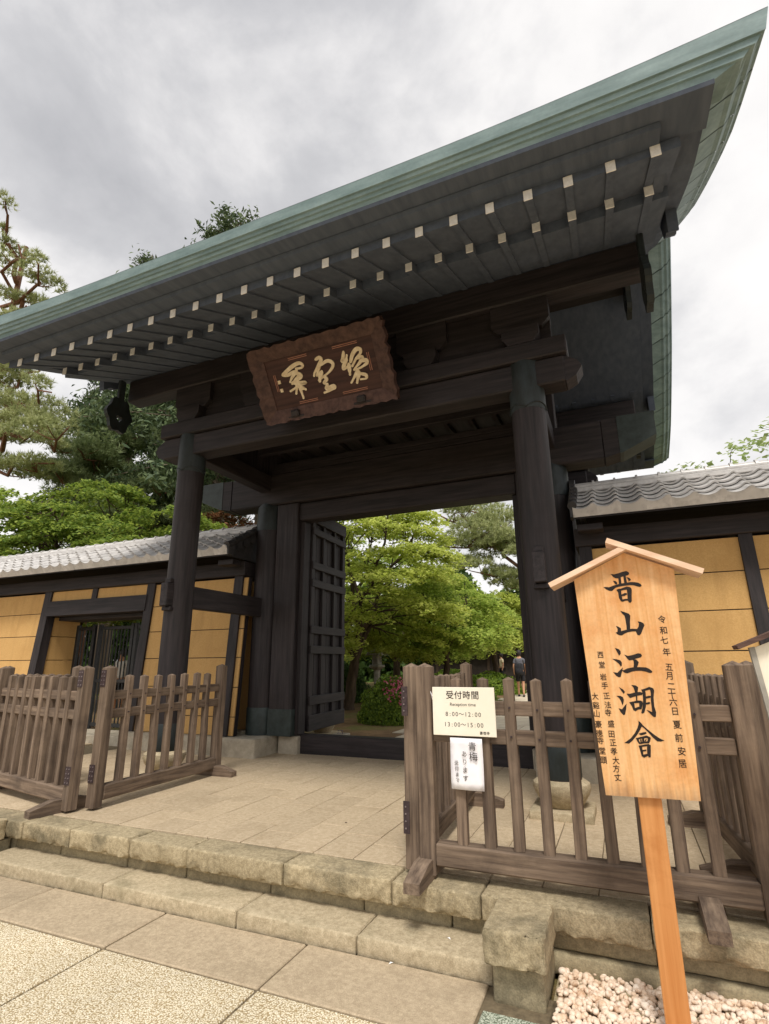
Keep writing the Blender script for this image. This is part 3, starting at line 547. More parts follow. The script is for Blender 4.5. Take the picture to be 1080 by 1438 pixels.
for s in (-1, 1):                        # copper-sheathed beam noses with chamfered underside
    x1, x2 = XC + s * 2.9, XC + s * 3.5
    g = MB(); g.prism([(x1, 3.98), (XC + s * 3.12, 4.03), (x2, 4.20), (x2, 4.50), (x1, 4.50)], 6.862, 7.22, 'y'); n_ = g.build('beam_nose', 'timber_x', kb)
    g = MB(); g.prism([(XC + s * 3.08, 4.015), (XC + s * 3.12, 4.022), (x2 + s * .006, 4.195), (x2 + s * .006, 4.506), (XC + s * 3.08, 4.506)], 6.856, 7.226, 'y'); g.build('copper_end', 'copper_band', kb)
# front and rear head beams, brackets and purlins
for side in (0, 1):
    yy = lambda y: y if side == 0 else mir(y)
    g = MB(); g.box(PX[0] - .40, PX[1] + .40, yy(5.07), yy(5.33), 4.21, 4.495, .015); b1 = g.build('head_tie_beam', 'timber_x', gate)
    for s in (-1, 1):
        xe = (PX[0] - .40) if s < 0 else (PX[1] + .40)
        g = MB(); g.prism([(xe, 4.21), (xe + s * .10, 4.26), (xe + s * .16, 4.35), (xe + s * .12, 4.42), (xe, 4.495)], yy(5.09), yy(5.31), 'y'); g.build('carved_nose', 'timber_x', b1)
    g = MB(); g.box(PX[0] - .44, PX[1] + .44, yy(5.02), yy(5.38), 4.50, 4.70, .012); g.build('wall_plate', 'timber_x', gate)
    for k in range(5):
        bx_ = PX[0] + k * (PX[1] - PX[0]) / 4
        g = MB(); g.prism([(bx_ - .13, 4.702), (bx_ + .13, 4.702), (bx_ + .19, 4.79), (bx_ + .19, 4.90), (bx_ - .19, 4.90), (bx_ - .19, 4.79)], yy(5.03), yy(5.37), 'y'); g.build('bearing_block', 'timber_x', gate)
        g = MB(); g.prism([(bx_ - .30, 4.99), (bx_ - .22, 4.905), (bx_ + .22, 4.905), (bx_ + .30, 4.99), (bx_ + .30, 5.247), (bx_ - .30, 5.247)], yy(5.10), yy(5.30), 'y'); g.build('bracket_arm', 'timber_x', gate)
    g = MB(); g.box(XC - 3.45, XC + 3.45, yy(5.08), yy(5.32), 5.25, 5.585, .015); g.build('purlin', 'timber_x', gate)
    g = MB(); g.box(PX[0] - .3, PX[1] + .3, yy(5.17), yy(5.23), 4.703, 5.248, .004); g.build('infill_board', 'timber_x', gate)
# side tie beams and through-ties with projecting wedged ends
for s, cx_ in zip((-1, 1), PX):
    g = MB(); g.box(cx_ - .10, cx_ + .10, 5.335, mir(5.335), 4.215, 4.48, .012); g.build('side_beam', 'timber_y', gate)
    g = MB(); g.box(cx_ - .055, cx_ + .055, 4.93, 6.86, 2.22, 2.50, .008); t = g.build('through_tie', 'timber_y', gate)
    g = MB(); g.box(cx_ - .07, cx_ + .07, 4.99, 5.05, 2.17, 2.215, .006); g.build('wedge', 'timber_y', t)
    g = MB(); g.box(cx_ - .045, cx_ + .045, 4.98, 5.045, 2.505, 2.56, .006); g.build('wedge', 'timber_y', t)
    # gable boarding and king post
    gx = cx_ + s * .02
    for j in range(15):
        y0 = 5.35 + j * (mir(5.35) - 5.35) / 15; y1 = y0 + (mir(5.35) - 5.35) / 15 - .008
        h = lambda y: 5.40 + .46 * (1.70 - abs(y - YC)) / 1.70 * 2.2
        g = MB(); g.prism([(y0, 4.485), (y1, 4.485), (y1, h(y1)), (y0, h(y0))], gx - .02, gx + .02, 'x'); g.build('gable_board', 'timber_z', gate)
    g = MB(); g.box(gx - s * .03 - .09, gx - s * .03 + .14, YC - .12, YC + .12, 4.5, 6.5, .01); g.build('king_post', 'timber_z', gate)
g = MB(); g.box(XC - 3.45, XC + 3.45, YC - .12, YC + .12, 6.42, 6.70, .015); g.build('ridge_purlin', 'timber_x', gate)
# ceiling boards and joists
g = MB(); g.box(PX[0] + .13, PX[1] - .13, 5.40, mir(5.40), 4.86, 4.89); g.build('ceiling_boards', 'timber_y', gate)
for k in range(12):
    xx = PX[0] + .3 + k * (PX[1] - PX[0] - .6) / 11
    g = MB(); g.box(xx - .035, xx + .035, 5.40, mir(5.40), 4.78, 4.857, .005); g.build('ceiling_joist', 'timber_y', gate)
for yy_ in (5.9, 6.5, 7.6, 8.2):
    g = MB(); g.box(PX[0] + .11, PX[1] - .11, yy_ - .05, yy_ + .05, 4.68, 4.777, .006); g.build('ceiling_batten', 'timber_x', gate)
for s in (0, 1):
    g = MB(); g.box(PX[0] + .11, PX[1] - .11, 6.88 + .0, 7.20, 4.503 + s * .09, 4.585 + s * .09, .006); g.build('beam_packing', 'timber_x', gate)

# ------------------------------------------------------------------ the roof
PROF = [(3.08, 5.283), (3.5, 5.40), (3.9, 5.515), (4.41, 5.73), (5.0, 6.01), (5.52, 6.28), (6.28, 6.75), (7.05, 7.28)]
def rise(x): return .115 * max(0, (abs(x - XC) - 1.2) / 2.9) ** 2.4
def ptop(y, x=XC):
    y = min(y, mir(y))
    for (a, za), (b, zb) in zip(PROF, PROF[1:]):
        if y <= b: return za + (zb - za) * (y - a) / (b - a) + rise(x) * max(0, 1 - (y - 3.08) / 5.5)
    return PROF[-1][1]
HW = 4.09                                # half length of the roof at the verge
xs = [XC + HW * t for t in [i / 24 * 2 - 1 for i in range(25)]]
ys = [3.08 + (mir(3.08) - 3.08) * i / 40 for i in range(41)]
# copper covering, with standing seams as steps
g = MB(); V, F = [], []
for y in ys:
    for x in xs: V.append((x, y, ptop(y, x)))
nx = len(xs)
for j in range(len(ys) - 1):
    for i in range(nx - 1): F.append((j * nx + i, j * nx + i + 1, (j + 1) * nx + i + 1, (j + 1) * nx + i))
g.add(V, F); roof = g.build('roof_covering', 'copper', gate, 40)
# stepped copper edge, mitred round the corners: (inward front, share of drop, inward at verge)
EDGE = [(0, 0, 0), (.020, .47, .03), (.037, .48, .05), (.044, .64, .085), (.060, .65, .115), (.067, .80, .155), (.083, .81, .19), (.098, 1.0, .32)]
def fdrop(x): return .180 + rise(x)
def vdrop(y): return fdrop(XC + HW) + (.375 - fdrop(XC + HW)) * min(1, max(0, (min(y, mir(y)) - 3.1) / 1.0))
for side in (0, 1):
    yy = (lambda y: y) if side == 0 else mir
    for (ka, kb_) in ((0, 2), (2, 4), (4, 6), (6, 7)):
        V, F = [], []; ks = list(range(ka, kb_ + 1)); m = len(ks) + 1; nseg = 28
        for i in range(nseg + 1):
            t = i / nseg * 2 - 1
            for k in ks:
                d, h, e_ = EDGE[k]; x = XC + t * (HW - e_); V.append((x, yy(3.08 + d), 5.279 + rise(x) - h * fdrop(x)))
            d, h, e_ = EDGE[kb_]; x = XC + t * (HW - e_ - .05); V.append((x, yy(3.08 + d + .25), 5.279 + rise(x) - h * fdrop(x) + .012))
        for i in range(nseg):
            for k in range(m - 1): F.append((i * m + k, i * m + k + 1, i * m + m + k + 1, i * m + m + k))
        g = MB(); g.add(V, F); g.build('eave_band', 'copper', roof)
def strip(name, mat, y_t, z_t, y_b, z_b, depth, par, ext):
    for side in (0, 1):
        yy = (lambda y: y) if side == 0 else mir
        g = MB(); g.prism([(yy(y_t), z_t), (yy(y_b), z_b), (yy(y_b + depth), z_b + depth * .1), (yy(y_t + depth), z_t + depth * .1)], XC - ext, XC + ext, 'x'); g.build(name, mat, par)
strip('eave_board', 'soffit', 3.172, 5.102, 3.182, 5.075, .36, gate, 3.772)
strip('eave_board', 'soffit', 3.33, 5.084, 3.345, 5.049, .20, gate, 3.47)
# verge: the same stepped edge running up the gable ends, laid in sheets
def bz(y): return ptop(y) - .40
for s in (-1, 1):
    nsh = 26
    for i in range(nsh):
        V, F = [], []; m = len(EDGE)
        for q in (0, 1):
            for k, (d, h, e_) in enumerate(EDGE):
                ya_ = 3.08 + d; t = (i + q) / nsh; t = t + (.0008 if q == 0 and i else -.0008 if q and i < nsh - 1 else 0)
                y = ya_ + (mir(ya_) - ya_) * t; x = XC + s * (HW - e_)
                V.append((x, y, ptop(y, XC + s * HW) - .004 - h * vdrop(y)))
        for k in range(m - 1): F.append((k, k + 1, m + k + 1, m + k))
        g = MB(); g.add(V, F); g.build('verge_sheet', 'copper', roof)
    # bargeboard
    for a, b in ((3.36, YC), (YC, mir(3.36))):
        yb_ = [a + (b - a) * i / 14 for i in range(15)]
        V, F = [], []
        for y in yb_:
            t = .035 + .05 * min(1, max(0, (min(y, mir(y)) - 3.36) / 1.2))
            for dx_ in (0, .085):
                zt = ptop(y, XC + s * HW) - vdrop(y); V += [(XC + s * (3.475 + dx_), y, zt - .005), (XC + s * (3.475 + dx_), y, zt - .01 - t)]
        for i in range(14):
            k = i * 4; F += [(k, k + 4, k + 5, k + 1), (k + 2, k + 3, k + 7, k + 6), (k + 1, k + 5, k + 7, k + 3), (k, k + 2, k + 6, k + 4)]
        F += [(0, 1, 3, 2), (56, 58, 59, 57)]
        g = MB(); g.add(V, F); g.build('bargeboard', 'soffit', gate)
    # dark verge board between bargeboard and copper verge
    yb_ = [3.185 + (mir(3.185) - 3.185) * i / 30 for i in range(31)]; V, F = [], []
    for y in yb_:
        zt = ptop(y, XC + s * HW) - vdrop(y)
        V += [(XC + s * 3.40, y, zt + .05), (XC + s * 3.771, y, zt + .03), (XC + s * 3.768, y, zt - .022), (XC + s * 3.40, y, zt - .010)]
    for i in range(30):
        for k in range(4): F.append((i * 4 + k, i * 4 + (k + 1) % 4, i * 4 + 4 + (k + 1) % 4, i * 4 + 4 + k))
    F += [(0, 1, 2, 3), (123, 122, 121, 120)]
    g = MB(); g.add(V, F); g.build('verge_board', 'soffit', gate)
    rk = random.Random(2)
    for ya in (4.80, mir(4.80) - .40):
        zb_ = ptop(ya + .2) - .395
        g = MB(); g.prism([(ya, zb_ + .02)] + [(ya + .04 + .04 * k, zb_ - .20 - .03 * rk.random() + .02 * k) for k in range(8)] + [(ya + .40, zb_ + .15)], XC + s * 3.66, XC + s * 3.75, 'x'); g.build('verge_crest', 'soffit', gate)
    # pendants: one at the ridge, one over each purlin end, with a heart-shaped hole
    def pendant(name, yc, zc, hgt, wid):
        out = []
        for t in [i / 28 for i in range(29)]:
            a = R(90 - 360 * t); rad = 1 + .10 * math.cos(6 * a)
            out.append((yc + wid / 2 * rad * math.cos(a), zc + hgt / 2 * rad * math.sin(a) * (1.0 if math.sin(a) > 0 else 1.05)))
        hz = zc - hgt * .12; hr = wid * .13
        hole = [(yc + hr * 1.0 * 16 * math.sin(t) ** 3 / 16, hz + hr * (13 * math.cos(t) - 5 * math.cos(2 * t) - 2 * math.cos(3 * t) - math.cos(4 * t)) / 16) for t in [2 * math.pi * i / 28 for i in range(29)]]
        V, F = [], []
        for dx_ in (3.40, 3.46):
            for p in out: V.append((XC + s * dx_, p[0], p[1]))
            for p in hole: V.append((XC + s * dx_, p[0], p[1]))
        n_ = 29
        for i in range(28):
            F += [(i, i + 1, n_ + i + 1, n_ + i), (2 * n_ + i, 3 * n_ + i, 3 * n_ + i + 1, 2 * n_ + i + 1), (i, 2 * n_ + i, 2 * n_ + i + 1, i + 1), (n_ + i, n_ + i + 1, 3 * n_ + i + 1, 3 * n_ + i)]
        g = MB(); g.add(V, F); g.build(name, 'copper_dark', gate)
    for yc in (4.95, mir(4.95)):
        g = MB(); g.box(XC + s * 3.40, XC + s * 3.46, yc - .05, yc + .05, 5.20, 5.52, .01); g.build('pendant_hanger', 'copper_dark', gate)
    pendant('ridge_pendant', YC, 6.35, .62, .60)
    for yc in (4.95, mir(4.95)): pendant('purlin_pendant', yc, 4.98, .50, .40)
# soffit boarding between the rafters and the covering
g = MB(); V, F = [], []
def su(y):
    y = min(y, mir(y)); return 5.062 if y < 3.509 else su0(y) - .074
def su0(y):
    if y < 4.2: return 5.047 + (y - 3.50) * .48
    return 5.222 + (y - 4.047) * .42 if y < 5.3 else 5.748 + (y - 5.3) * .56
yl = [3.506, 3.512, 3.7, 4.1, 4.19, 4.21, 4.6, 5.0, 5.3, 5.8, 6.4, 7.05]; yl = yl + [mir(y) for y in yl[-2::-1]]
xl = [XC + 3.60 * t for t in [i / 20 * 2 - 1 for i in range(21)]]
for y in yl:
    for x in xl: V.append((x, y, su(y) + rise(x) * .4 * max(0, 1 - (min(y, mir(y)) - 3.1) / 3)))
for j in range(len(yl) - 1):
    for i in range(20): F.append((j * 21 + i, j * 21 + i + 1, (j + 1) * 21 + i + 1, (j + 1) * 21 + i))
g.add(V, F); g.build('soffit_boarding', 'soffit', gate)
# rafters: base row and flying row, white painted ends
def rafter_mesh(l, sl, w=.062, h=.085):
    g = MB(); V = []
    for y, z in ((0, 0), (l, l * sl)):
        V += [(-w / 2, y, z - h / 2), (w / 2, y, z - h / 2), (w / 2, y, z + h / 2), (-w / 2, y, z + h / 2)]
    g.add(V, [(0, 1, 2, 3), (7, 6, 5, 4), (0, 4, 5, 1), (1, 5, 6, 2), (2, 6, 7, 3), (3, 7, 4, 0)]); return g.mesh('rafter')
ru, rl = rafter_mesh(.78, .48), rafter_mesh(2.9, .50)
rl2 = rafter_mesh(1.30, .42)
g = MB(); g.box(-.0335, .0335, -.006, .004, -.046, .046, .002); tip = g.mesh('white_tip'); tip.materials.append(M['white_tip'])
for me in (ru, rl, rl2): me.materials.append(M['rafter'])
for side in (0, 1):
    for i in range(24):
        x = XC + .03 + (-3.41 + 6.82 * i / 23); dz = rise(x) * .4
        for (yy_, z_, me) in ((3.50, 4.995 + dz, ru), (4.047, 5.172 + dz * .9, rl2)):
            o = inst('rafter', me, gate, (x, yy_ if side == 0 else mir(yy_), z_), None if side == 0 else (0, 0, math.pi))
            t = bpy.data.objects.new('white_tip', tip); COL.objects.link(t); t.parent = o; t.location = (0, -.001, 0)
# ridge on top
g = MB(); g.box(XC - 3.75, XC + 3.75, YC - .22, YC + .22, 7.18, 7.48, .02); g.box(XC - 3.82, XC + 3.82, YC - .28, YC + .28, 7.482, 7.56, .015); g.build('ridge_box', 'copper', roof)
g = MB(); g.tube([(XC - 3.9, YC, 7.62), (XC + 3.9, YC, 7.62)], .11, 12); g.build('ridge_roll', 'copper', roof, 40)

# ------------------------------------------------------------------ doors
def door(hx, ang, s, label):
    d = empty('gate_door', (hx, 7.23, .57), label, 'door', 'doors of the temple gate')
    w, h, t = 1.28, 3.36, .075
    def P(name, x0, x1, y0, y1, z0, z1, mat):
        g = MB(); g.box(x0, x1, y0, y1, z0, z1, .006); me = g.mesh(name); me.materials.append(M[mat])
        o = bpy.data.objects.new(name, me); COL.objects.link(o); o.parent = d; return o
    for k in range(6):
        P('plank', k * w / 6 + .002, (k + 1) * w / 6 - .002, -.012, .012, .03, h - .03, 'timber_z')
    for q in (-1, 1):
        f = (.0125, .055) if q > 0 else (-.055, -.0125)
        P('stile', 0, .11, *f, 0, h, 'timber_z'); P('stile', w - .11, w, *f, 0, h, 'timber_z')
        for k in (1, 2): P('muntin', k * w / 3 - .035, k * w / 3 + .035, f[0], f[1] - q * .004 if q > 0 else f[1], .1, h - .1, 'timber_z')
        e_ = (.02, .072) if q > 0 else (-.072, -.02)
        for z0, z1 in ((0, .22), (.36, .49), (1.10, 1.22), (1.40, 1.52), (2.12, 2.24), (2.40, 2.52), (2.96, 3.07), (3.16, h)):
            P('rail', .0, w, *e_, z0, z1, 'timber_x')
    d.rotation_euler = (0, 0, ang)
    return d
door(ox0 + .03, R(93.5), -1, 'left dark wooden gate door with heavy lattice, swung open inward')
door(ox1 - .03, R(86.5), 1, 'right dark wooden gate door, swung open inward behind the right pillar')
g = MB(); g.box(-4.30, -4.08, 7.85, 8.10, .36, .47, .012); ds = g.build('door_stop_stone', 'concrete'); tag(ds, 'small pale stone block behind the threshold by the left door', 'stone block')
g = MB(); g.tube([(-4.22, 7.95, .47), (-4.22, 7.95, .52), (-4.14, 7.95, .52), (-4.14, 7.95, .47)], .008, 6); g.build('handle', 'rivet', ds)

# ------------------------------------------------------------------ name plaque on the head beam
pq = empty('name_plaque', (-2.72, 4.85, 4.29), 'carved red-brown plaque with three pale gilded characters under the gate eaves', 'plaque')
pq.rotation_euler = (math.atan2(.45, .67), 0, 0)
def pchild(g, name, mat, parent, smooth=False):
    me = g.mesh(name, (0, 0, 0), smooth); me.materials.append(M[mat]); o = bpy.data.objects.new(name, me); COL.objects.link(o); o.parent = parent; return o
PW, PH = .80, .81
g = MB(); g.box(-PW + .12, PW - .12, .0, .05, .12, PH - .12, .004); pan = pchild(g, 'panel', 'plaque', pq)
rp = random.Random(3)
def wavy(n, a, b, off, amp):           # ragged cloud-scroll outline
    return [(a + (b - a) * i / n, off + amp * (abs(math.sin(i * 1.9)) + .5 * rp.random())) for i in range(n + 1)]
for (nm, u0, u1, v0, v1) in (('bottom', -PW, PW, 0, .125), ('top', -PW, PW, PH - .125, PH)):
    sg = 1 if nm == 'top' else -1; base = v1 if sg > 0 else v0; inner = v0 if sg > 0 else v1
    out = [(u, base + sg * (q)) for u, q in wavy(26, u0 - .03, u1 + .03, .0, .022)]
    g = MB()
    for (ua, va), (ub, vb) in zip(out, out[1:]):
        g.add([(ua, -.07, va), (ub, -.07, vb), (ub, -.012, inner), (ua, -.012, inner), (ua, .03, va), (ub, .03, vb), (ub, .03, inner), (ua, .03, inner)], [(0, 1, 2, 3), (4, 7, 6, 5), (0, 4, 5, 1), (3, 2, 6, 7)])
    pchild(g, 'frame_rail', 'plaque_rim', pq)
for s in (-1, 1):
    out = [(s * (PW + q), v) for v, q in wavy(14, .02, PH - .02, .01, .030)]; inner = s * (PW - .125)
    g = MB()
    for (ua, va), (ub, vb) in zip(out, out[1:]):
        g.add([(ua, -.066, va), (ub, -.066, vb), (inner, -.010, vb), (inner, -.010, va), (ua, .026, va), (ub, .026, vb), (inner, .026, vb), (inner, .026, va)], [(0, 1, 2, 3), (4, 7, 6, 5), (0, 4, 5, 1), (3, 2, 6, 7)])
    pchild(g, 'frame_stile', 'plaque_rim', pq)
for v_ in (.150, .168, PH - .150, PH - .168):
    for a, b in ((-.36, -.12), (.20, .50)):
        g = MB(); g.box(a, b, -.004, -.001, v_ - .004, v_ + .004); pchild(g, 'painted_line', 'plq_line', pan)
for u_ in (-.60, -.58, .60, .58):
    g = MB(); g.box(u_ - .004, u_ + .004, -.004, -.001, .33, .52); pchild(g, 'painted_line', 'plq_line', pan)
for s in (-.42, .42):
    g = MB(); g.box(s - .05, s + .05, -.09, -.02, .02, .10, .015); g.box(s - .11, s + .11, -.06, -.02, .0, .035, .01); pchild(g, 'carved_foot', 'timber_x', pq)
def brush(g, pts, w, y0):
    pts = [Vector((a, b)) for a, b in pts]
    # Catmull-Rom refine
    P = []
    for i in range(len(pts) - 1):
        p0, p1, p2, p3 = pts[max(i - 1, 0)], pts[i], pts[i + 1], pts[min(i + 2, len(pts) - 1)]
        for k in range(6):
            t = k / 6; P.append(.5 * ((2 * p1) + (p2 - p0) * t + (2 * p0 - 5 * p1 + 4 * p2 - p3) * t * t + (3 * p1 - p0 - 3 * p2 + p3) * t ** 3))
    P.append(pts[-1]); n = len(P); L_, R_ = [], []
    for i, p in enumerate(P):
        d = (P[min(i + 1, n - 1)] - P[max(i - 1, 0)]); d = d.normalized() if d.length > 1e-6 else Vector((1, 0))
        t = i / (n - 1); ww = w / 2 * (.62 + .5 * math.sin(math.pi * min(1, t * 1.25 + .12)) )
        q = Vector((-d.y, d.x)) * ww; L_.append(p + q); R_.append(p - q)
    for i in range(n - 1):
        g.add([(a.x, y0, a.y) for a in (L_[i], L_[i + 1], R_[i + 1], R_[i])] + [(a.x, y0 + .012, a.y) for a in (L_[i], L_[i + 1], R_[i + 1], R_[i])],
              [(0, 1, 2, 3), (4, 7, 6, 5), (0, 4, 5, 1), (3, 2, 6, 7)])
    for p, ww in ((P[0], w * .36), (P[-1], w * .36)):
        m_ = 10; g.add([(p.x + ww * math.cos(2 * math.pi * k / m_), y0 - .0004, p.y + ww * math.sin(2 * math.pi * k / m_)) for k in range(m_)], [tuple(range(m_))])
groups = ((0, 9), (9, 15), (15, 24))
for a, b in groups:
    g = MB()
    for j, (w_, pts) in enumerate(PLQ[a:b]): brush(g, [(x / 1000, y / 1000) for x, y in pts], w_ * .00118, -.010 - .0006 * j)
    pchild(g, 'gilded_character', 'gold', pan)
for (u, v) in SEAL:
    g = MB(); g.box(u - .018, u + .018, -.006, -.001, v - .02, v + .02); pchild(g, 'seal_mark', 'gold', pan)

# ================================================================== PLASTER WALLS WITH TILED ROOFS
ZT = 2.83
def yf(z): return 6.62 + .068 * (z - .54)          # battered face
def slab(name, x0, x1, z0, z1, off, th, mat, parent):
    g = MB(); y0, y1 = yf(z0) - off, yf(z1) - off; yb = 7.45
    V = [(x0, y0, z0), (x1, y0, z0), (x1, y1, z1), (x0, y1, z1), (x0, y0 + th, z0), (x1, y0 + th, z0), (x1, y1 + th, z1), (x0, y1 + th, z1)]
    g.add(V, [(0, 1, 2, 3), (5, 4, 7, 6), (0, 4, 5, 1), (3, 2, 6, 7), (0, 3, 7, 4), (1, 5, 6, 2)]); return g.build(name, mat, parent)
COURSE = [.545, .80, 1.205, 1.625, 2.045, 2.455, ZT]
# tile meshes -------------------------------------------------------
TW, TL, SL = .2525, .186, math.atan(.565)
def tile_mesh(lip):
    us = [0, .1, .22, .35, .48, .6, .7, .78, .86, .93, 1.0]
    def h(u): return -.024 * math.sin(math.pi * u / .68) if u < .68 else .030 * math.sin(math.pi * (u - .68) / .32)
    V, F = [], []; n = len(us); th = .020
    for y, dz in ((0, .036), (TL + .03, .0)):
        for u in us: V.append((u * TW * 1.02, y, h(u) + dz + th))
        for u in us: V.append((u * TW * 1.02, y, h(u) + dz))
    for i in range(n - 1):
        F += [(i, i + 1, 2 * n + i + 1, 2 * n + i), (n + i, 3 * n + i, 3 * n + i + 1, n + i + 1), (i, n + i, n + i + 1, i + 1)]
    if lip:                                          # eave tile: hanging front lip with straight lower edge
        b = len(V)
        for u in us: V += [(u * TW * 1.02, -.004, h(u) + .036 + .012), (u * TW * 1.02, .012, h(u) + .036 + .005)]
        for u in us: V += [(u * TW * 1.02, -.004, -.062), (u * TW * 1.02, .012, -.046)]
        m = 2 * n
        for i in range(n - 1):
            F += [(b + 2 * i, b + 2 * i + 2, b + m + 2 * i + 2, b + m + 2 * i), (b + 2 * i + 1, b + m + 2 * i + 1, b + m + 2 * i + 3, b + 2 * i + 3), (b + m + 2 * i, b + m + 2 * i + 2, b + m + 2 * i + 3, b + m + 2 * i + 1)]
        F += [(b, b + m, b + m + 1, b + 1), (b + 2 * n - 2, b + 2 * n - 1, b + m + 2 * n - 1, b + m + 2 * n - 2)]
    g = MB(); g.add(V, F); me = g.mesh('tile', (0, 0, 0), 35); me.materials.append(M['tile']); return me
TM, TE = tile_mesh(False), tile_mesh(True)
g = MB()
prof = [(.055 * math.cos(a), .055 * math.sin(a)) for a in [math.pi * i / 10 for i in range(11)]]
prof = [(-a, b) for a, b in prof][::1]
g.prism([(p[0], p[1]) for p in prof], 0, .232, 'x'); 
big = [(p[0] * 1.35, p[1] * 1.35) for p in prof]; g.prism(big, .228, .2525, 'x')
CAP = g.mesh('ridge_cap', (0, 0, 0), 40); CAP.materials.append(M['tile'])
EY, EZ = 6.25, 3.165
NR = 5
def tile_roof(wall, x0, x1, end_left, end_right):
    n = int(round((x1 - x0) / TW))
    cs, sn = math.cos(SL), math.sin(SL)
    for i in range(n):
        for r in range(NR):
            d = r * TL
            inst('roof_tile', TE if r == 0 else TM, wall, (x0 + i * TW + random.uniform(-.002, .002), EY + d * cs, EZ + d * sn + random.uniform(-.002, .002)), (SL, 0, 0))
        inst('ridge_cap', CAP, wall, (x0 + i * TW, YC + .02, EZ + NR * TL * sn + .072))
    zr = EZ + NR * TL * sn
    yr = EY + NR * TL * cs
    L_ = n * TW
    g = MB(); g.box(x0 - .01, x0 + L_ + .01, YC - .13, YC + .17, zr - .03, zr + .030, .008); g.build('ridge_course', 'tile', wall)
    g = MB(); g.box(x0 - .01, x0 + L_ + .01, YC - .10, YC + .14, zr + .034, zr + .070, .008); g.build('ridge_course', 'tile', wall)
    # rear slope as one corrugated sheet
    V, F = [], []; xs_ = [x0 + L_ * i / (n * 8) for i in range(n * 8 + 1)]
    for y, z in ((YC + .05, zr + .03), (mir(EY) + .05, EZ)):
        for x in xs_: V.append((x, y, z + .02 * math.sin(2 * math.pi * (x - x0) / TW)))
    m = len(xs_)
    for i in range(m - 1): F.append((i, i + 1, m + i + 1, m + i))
    g = MB(); g.add(V, F); tag(g.build('rear_tiles', 'tile', wall, 40), kind='stuff')
    # sheathing and eave board
    for s in (0, 1):
        yy = (lambda y: y) if s == 0 else mir
        g = MB(); g.prism([(yy(EY + .045), EZ - .072), (yy(EY + .045), EZ - .045), (yy(YC), EZ - .045 + (YC - EY - .045) * .565), (yy(YC), EZ - .075 + (YC - EY - .045) * .565)], x0 + .005, x0 + L_ - .005, 'x'); g.build('roof_boarding', 'timber_x', wall)
    for xe, s in ((x0, -1), (x0 + L_, 1)):
        if (s < 0 and not end_left) or (s > 0 and not end_right): continue
        # verge: hanging side tiles stepped down the slope, topped by a roll
        for r in range(NR + 0):
            ya, za = EY + r * TL * cs, EZ + r * TL * sn
            g = MB(); g.prism([(ya - .01, za + .05), (ya + TL * cs + .02, za + TL * sn + .045), (ya + TL * cs + .02, za + TL * sn - .08), (ya + .10, za - .075), (ya + .0, za - .055)], xe + s * .004, xe + s * .03, 'x'); g.build('verge_tile', 'tile_dark', wall)
            g = MB(); g.tube([(xe + s * .0, ya - .015, za + .075), (xe + s * .0, ya + TL * cs, za + TL * sn + .062)], [.052, .044], 10); g.build('verge_roll', 'tile_dark', wall, 40)
        for r in range(NR):
            ya, za = mir(EY + r * TL * cs), EZ + r * TL * sn
            g = MB(); g.tube([(xe, ya, za + .07), (xe, ya - TL * cs, za + TL * sn + .06)], [.05, .044], 10); g.build('verge_roll', 'tile_dark', wall, 40)
        g = MB(); g.prism([(EY + .1, EZ - .06), (YC, zr + .02), (mir(EY + .1), EZ - .06)], xe - s * .10, xe - s * .06, 'x'); g.build('gable_panel', 'tile_dark', wall)
        g = MB(); g.prism([(YC + .02 + .12 * math.cos(a), zr + .06 + .12 * math.sin(a)) for a in [2 * math.pi * k / 16 for k in range(16)]], xe - s * .02, xe + s * .05, 'x'); g.build('ridge_end_tile', 'tile_dark', wall)
        g = MB(); g.box(xe - s * .30, xe - s * .02, 6.42, 6.62, 2.98, 3.06, .008); g.build('eave_bracket', 'timber_x', wall)
def wall_frame(w, x0, x1, posts, openings=()):
    """dark posts, top plate, plaster courses between posts"""
    for (a, b) in posts:
        p = slab('post', a, b, .545, ZT + .02, .035, .16, 'timber_z', w)
    g = MB(); g.box(x0, x1, yf(ZT) - .06, 7.42, ZT + .024, 3.075, .01); g.build('top_plate', 'timber_x', w)
def courses(w, a, b, zlist):
    for z0, z1 in zip(zlist, zlist[1:]):
        slab('plaster_course', a + .002, b - .002, z0 + .006, z1 - .006, 0.0, .10, 'plaster', w)
    slab('wall_core', a, b, zlist[0], zlist[-1], -.02, .08, 'timber_z', w)
    # rear face
    for z0, z1 in ((zlist[0], zlist[-1]),):
        g = MB(); g.prism([(mir(yf(z0)), z0), (mir(yf(z1)), z1), (mir(yf(z1)) - .12, z1), (mir(yf(z0)) - .12, z0)], a, b, 'x'); g.build('rear_plaster', 'plaster', w)

# right wall
wr = empty('plaster_wall', (2.6, 7.05, PZ), 'ochre plaster wall with dark posts and tiled roof right of the gate', 'wall', 'tiled plaster walls beside the gate')
rough_block(-.30, 7.0, 6.50, 7.60, .2, .543, .12, .003, .004, 3).build('stone_footing', 'concrete', wr, 50)
rp_ = [(-.34, -.20), (1.30, 1.43), (3.0, 3.13), (4.7, 4.83)]
wall_frame(wr, -.38, 6.6, rp_)
for (a, b), (c, d) in zip(rp_, rp_[1:]): courses(wr, b, c, COURSE)
courses(wr, 4.83, 6.6, COURSE)
tile_roof(wr, -.34, -.34 + 27 * TW, True, False)
